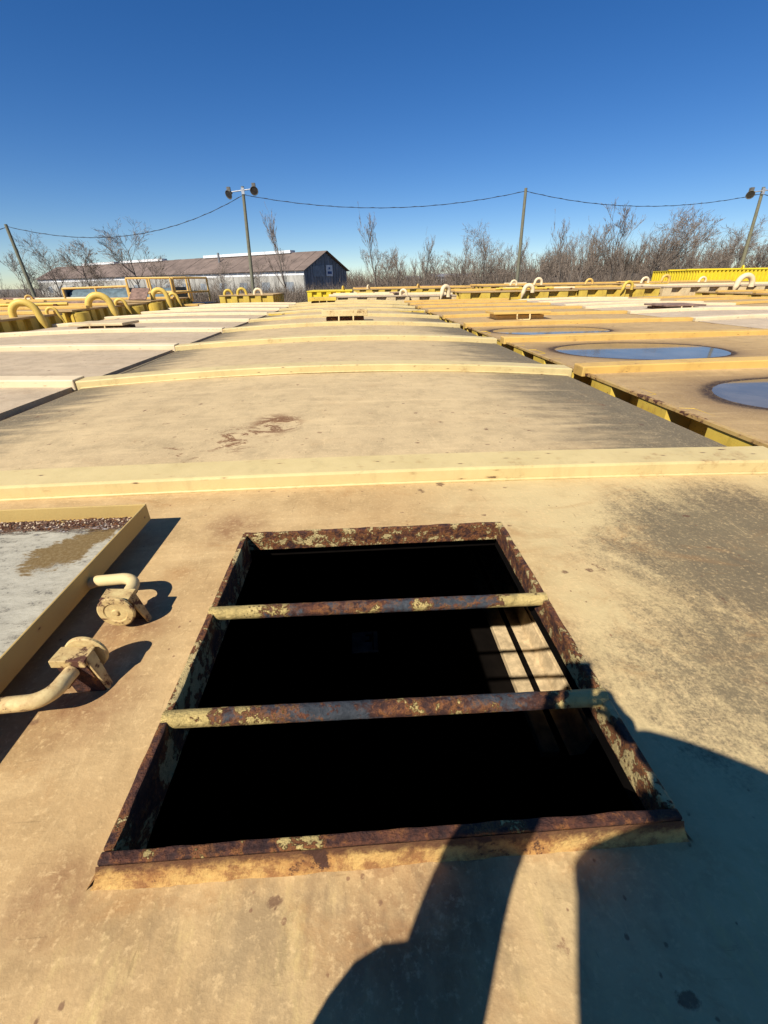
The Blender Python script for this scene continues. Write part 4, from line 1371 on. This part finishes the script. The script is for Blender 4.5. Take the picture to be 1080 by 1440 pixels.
# ------------------------------------------------------------------ the photographer, standing behind the lens
ph = thing('person', 'person in dark jacket and jeans squatting by the hatch with a phone', 'person', (-.1, -.66, .02))
base = Vector(ph.location)
def skinned(name, verts, edges, mat, parent, sub=2, root=0):
    me = bpy.data.meshes.new(name)
    me.from_pydata([Vector(v[0])-base for v in verts], edges, [])
    me.materials.append(M[mat])
    o = bpy.data.objects.new(name, me)
    COL.objects.link(o)
    o.parent = parent
    sk = o.modifiers.new('skin', 'SKIN')
    sk.use_smooth_shade = True
    for i, v in enumerate(verts):
        r = v[1]
        me.skin_vertices[0].data[i].radius = r if isinstance(r, tuple) else (r, r)
        me.skin_vertices[0].data[i].use_root = (i == root)
    sb = o.modifiers.new('sub', 'SUBSURF')
    sb.levels = sb.render_levels = sub
    return o
HL, HR = Vector((-.055, -.075, .925)), Vector((.055, -.085, .92))
V = [((-.10, -.80, .46), (.16, .14)), ((-.10, -.79, .68), (.145, .12)), ((-.10, -.69, 1.02), (.18, .14)), ((-.085, -.62, 1.16), (.15, .12)),
     ((-.09, -.60, 1.21), .085), ((-.10, -.59, 1.24), .065),
     ((-.245, -.625, 1.135), .085), ((-.235, -.69, .92), .06), ((-.385, -.47, .66), .085), ((-.287, -.275, .80), .074), (tuple(HL+Vector((-.045, -.055, -.01))), .04),
     ((.135, -.60, 1.165), .095), ((.215, -.51, 1.08), .085), ((.245, -.40, 1.01), .07), ((.155, -.25, .955), .055), (tuple(HR+Vector((.03, -.06, -.005))), .03),
     ((-.20, -.80, .44), .12), ((-.30, -.185, .53), .13), ((-.29, -.42, .24), .07), ((-.29, -.47, .09), .045),
     ((.0, -.80, .44), .11), ((.10, -.38, .47), .085), ((.10, -.47, .23), .06), ((.10, -.50, .09), .045)]
Ed = [(0, 1), (1, 2), (2, 3), (3, 4), (4, 5), (3, 6), (6, 7), (7, 8), (8, 9), (9, 10), (3, 11), (11, 12), (12, 13), (13, 14), (14, 15),
      (0, 16), (16, 17), (17, 18), (18, 19), (0, 20), (20, 21), (21, 22), (22, 23)]
skinned('body', V, Ed, 'jacket', ph)
# jeans over the legs
for leg in (16, 20):
    skinned('trouser_leg', [(V[leg+i][0], V[leg+i][1]*1.12) for i in range(4)], [(0, 1), (1, 2), (2, 3)], 'jeans', ph)
    f = V[leg+3][0]
    skinned('boot', [((f[0], f[1]-.03, .065), .05), ((f[0], f[1]+.08, .06), .045), ((f[0], f[1]+.17, .05), .038)], [(0, 1), (1, 2)], 'boot', ph)
# head with face, ears and hair
hc = Vector((-.10, -.575, 1.30))
hd = skinned('head', [(tuple(hc+Vector((.005, -.025, -.09))), .052), (tuple(hc+Vector((0, -.005, -.03))), (.066, .075)), (tuple(hc+Vector((0, -.012, .03))), (.073, .088)), (tuple(hc+Vector((0, -.018, .085))), (.055, .065))],
             [(0, 1), (1, 2), (2, 3)], 'skin', ph)
skinned('hair', [(tuple(hc+Vector((0, -.045, .0))), (.066, .06)), (tuple(hc+Vector((0, -.035, .06))), (.076, .085)), (tuple(hc+Vector((0, -.03, .098))), (.055, .065))], [(0, 1), (1, 2)], 'hair', ph)
fa = MB()
def blob(mb, c, r, mi=0):
    mb.lathe(Vector(c)-base, (0, .9, -.45), [(0.0005, -r[1]), (r[0]*.7, -r[1]*.7), (r[0], 0), (r[0]*.7, r[1]*.7), (.0005, r[1])], 12, mi, True)
blob(fa, hc+Vector((0, .082, -.035)), (.014, .022))
for s in (-1, 1):
    blob(fa, hc+Vector((s*.074, -.01, -.015)), (.02, .018))
blob(fa, hc+Vector((0, .068, -.07)), (.022, .008), 1)
for s in (-1, 1):
    blob(fa, hc+Vector((s*.028, .072, .0)), (.010, .008), 2)
fa.build('face', ['skin', 'rust_brown', 'white'], ph)
def hand(w, s):
    """palm, four fingers of different lengths curling in front of the phone edge and a thumb on its screen"""
    P = [(tuple(w+Vector((s*.045, -.055, -.01))), .026), (tuple(w+Vector((s*.03, -.02, -.005))), (.034, .017)), (tuple(w+Vector((s*.022, .008, 0))), (.036, .014))]
    E2 = [(0, 1), (1, 2)]
    for k, L in enumerate((.85, 1.0, .95, .75)):
        i = len(P)
        o = w+Vector((s*.02, .012, .03-.02*k))
        P += [(tuple(o), .0095), (tuple(o+Vector((s*.004, .028*L, .004))), .009), (tuple(o+Vector((-s*.014*L, .04*L, .004))), .0085), (tuple(o+Vector((-s*.034*L, .036*L, .002))), .0075)]
        E2 += [(2, i), (i, i+1), (i+1, i+2), (i+2, i+3)]
    i = len(P)
    P += [(tuple(w+Vector((s*.008, -.03, .02))), .012), (tuple(w+Vector((-s*.014, -.03, .045))), .0105), (tuple(w+Vector((-s*.024, -.022, .066))), .009)]
    E2 += [(1, i), (i, i+1), (i+1, i+2)]
    return skinned('hand', P, E2, 'skin', ph, 1)
hand(HL, -1)
hand(HR, 1)
# the phone: its lens is the camera, the slab lies just behind it
pm = MB()
pc = Vector((0, 0, 1))-fw*.012-u2*.055
pm.obox(pc, r2*.0385, u2*.078, fw*.004)
po = pm.build('phone', 'black', None, bevel=.003)
tag(po, 'black phone held out over the hatch by the squatting person', 'phone')
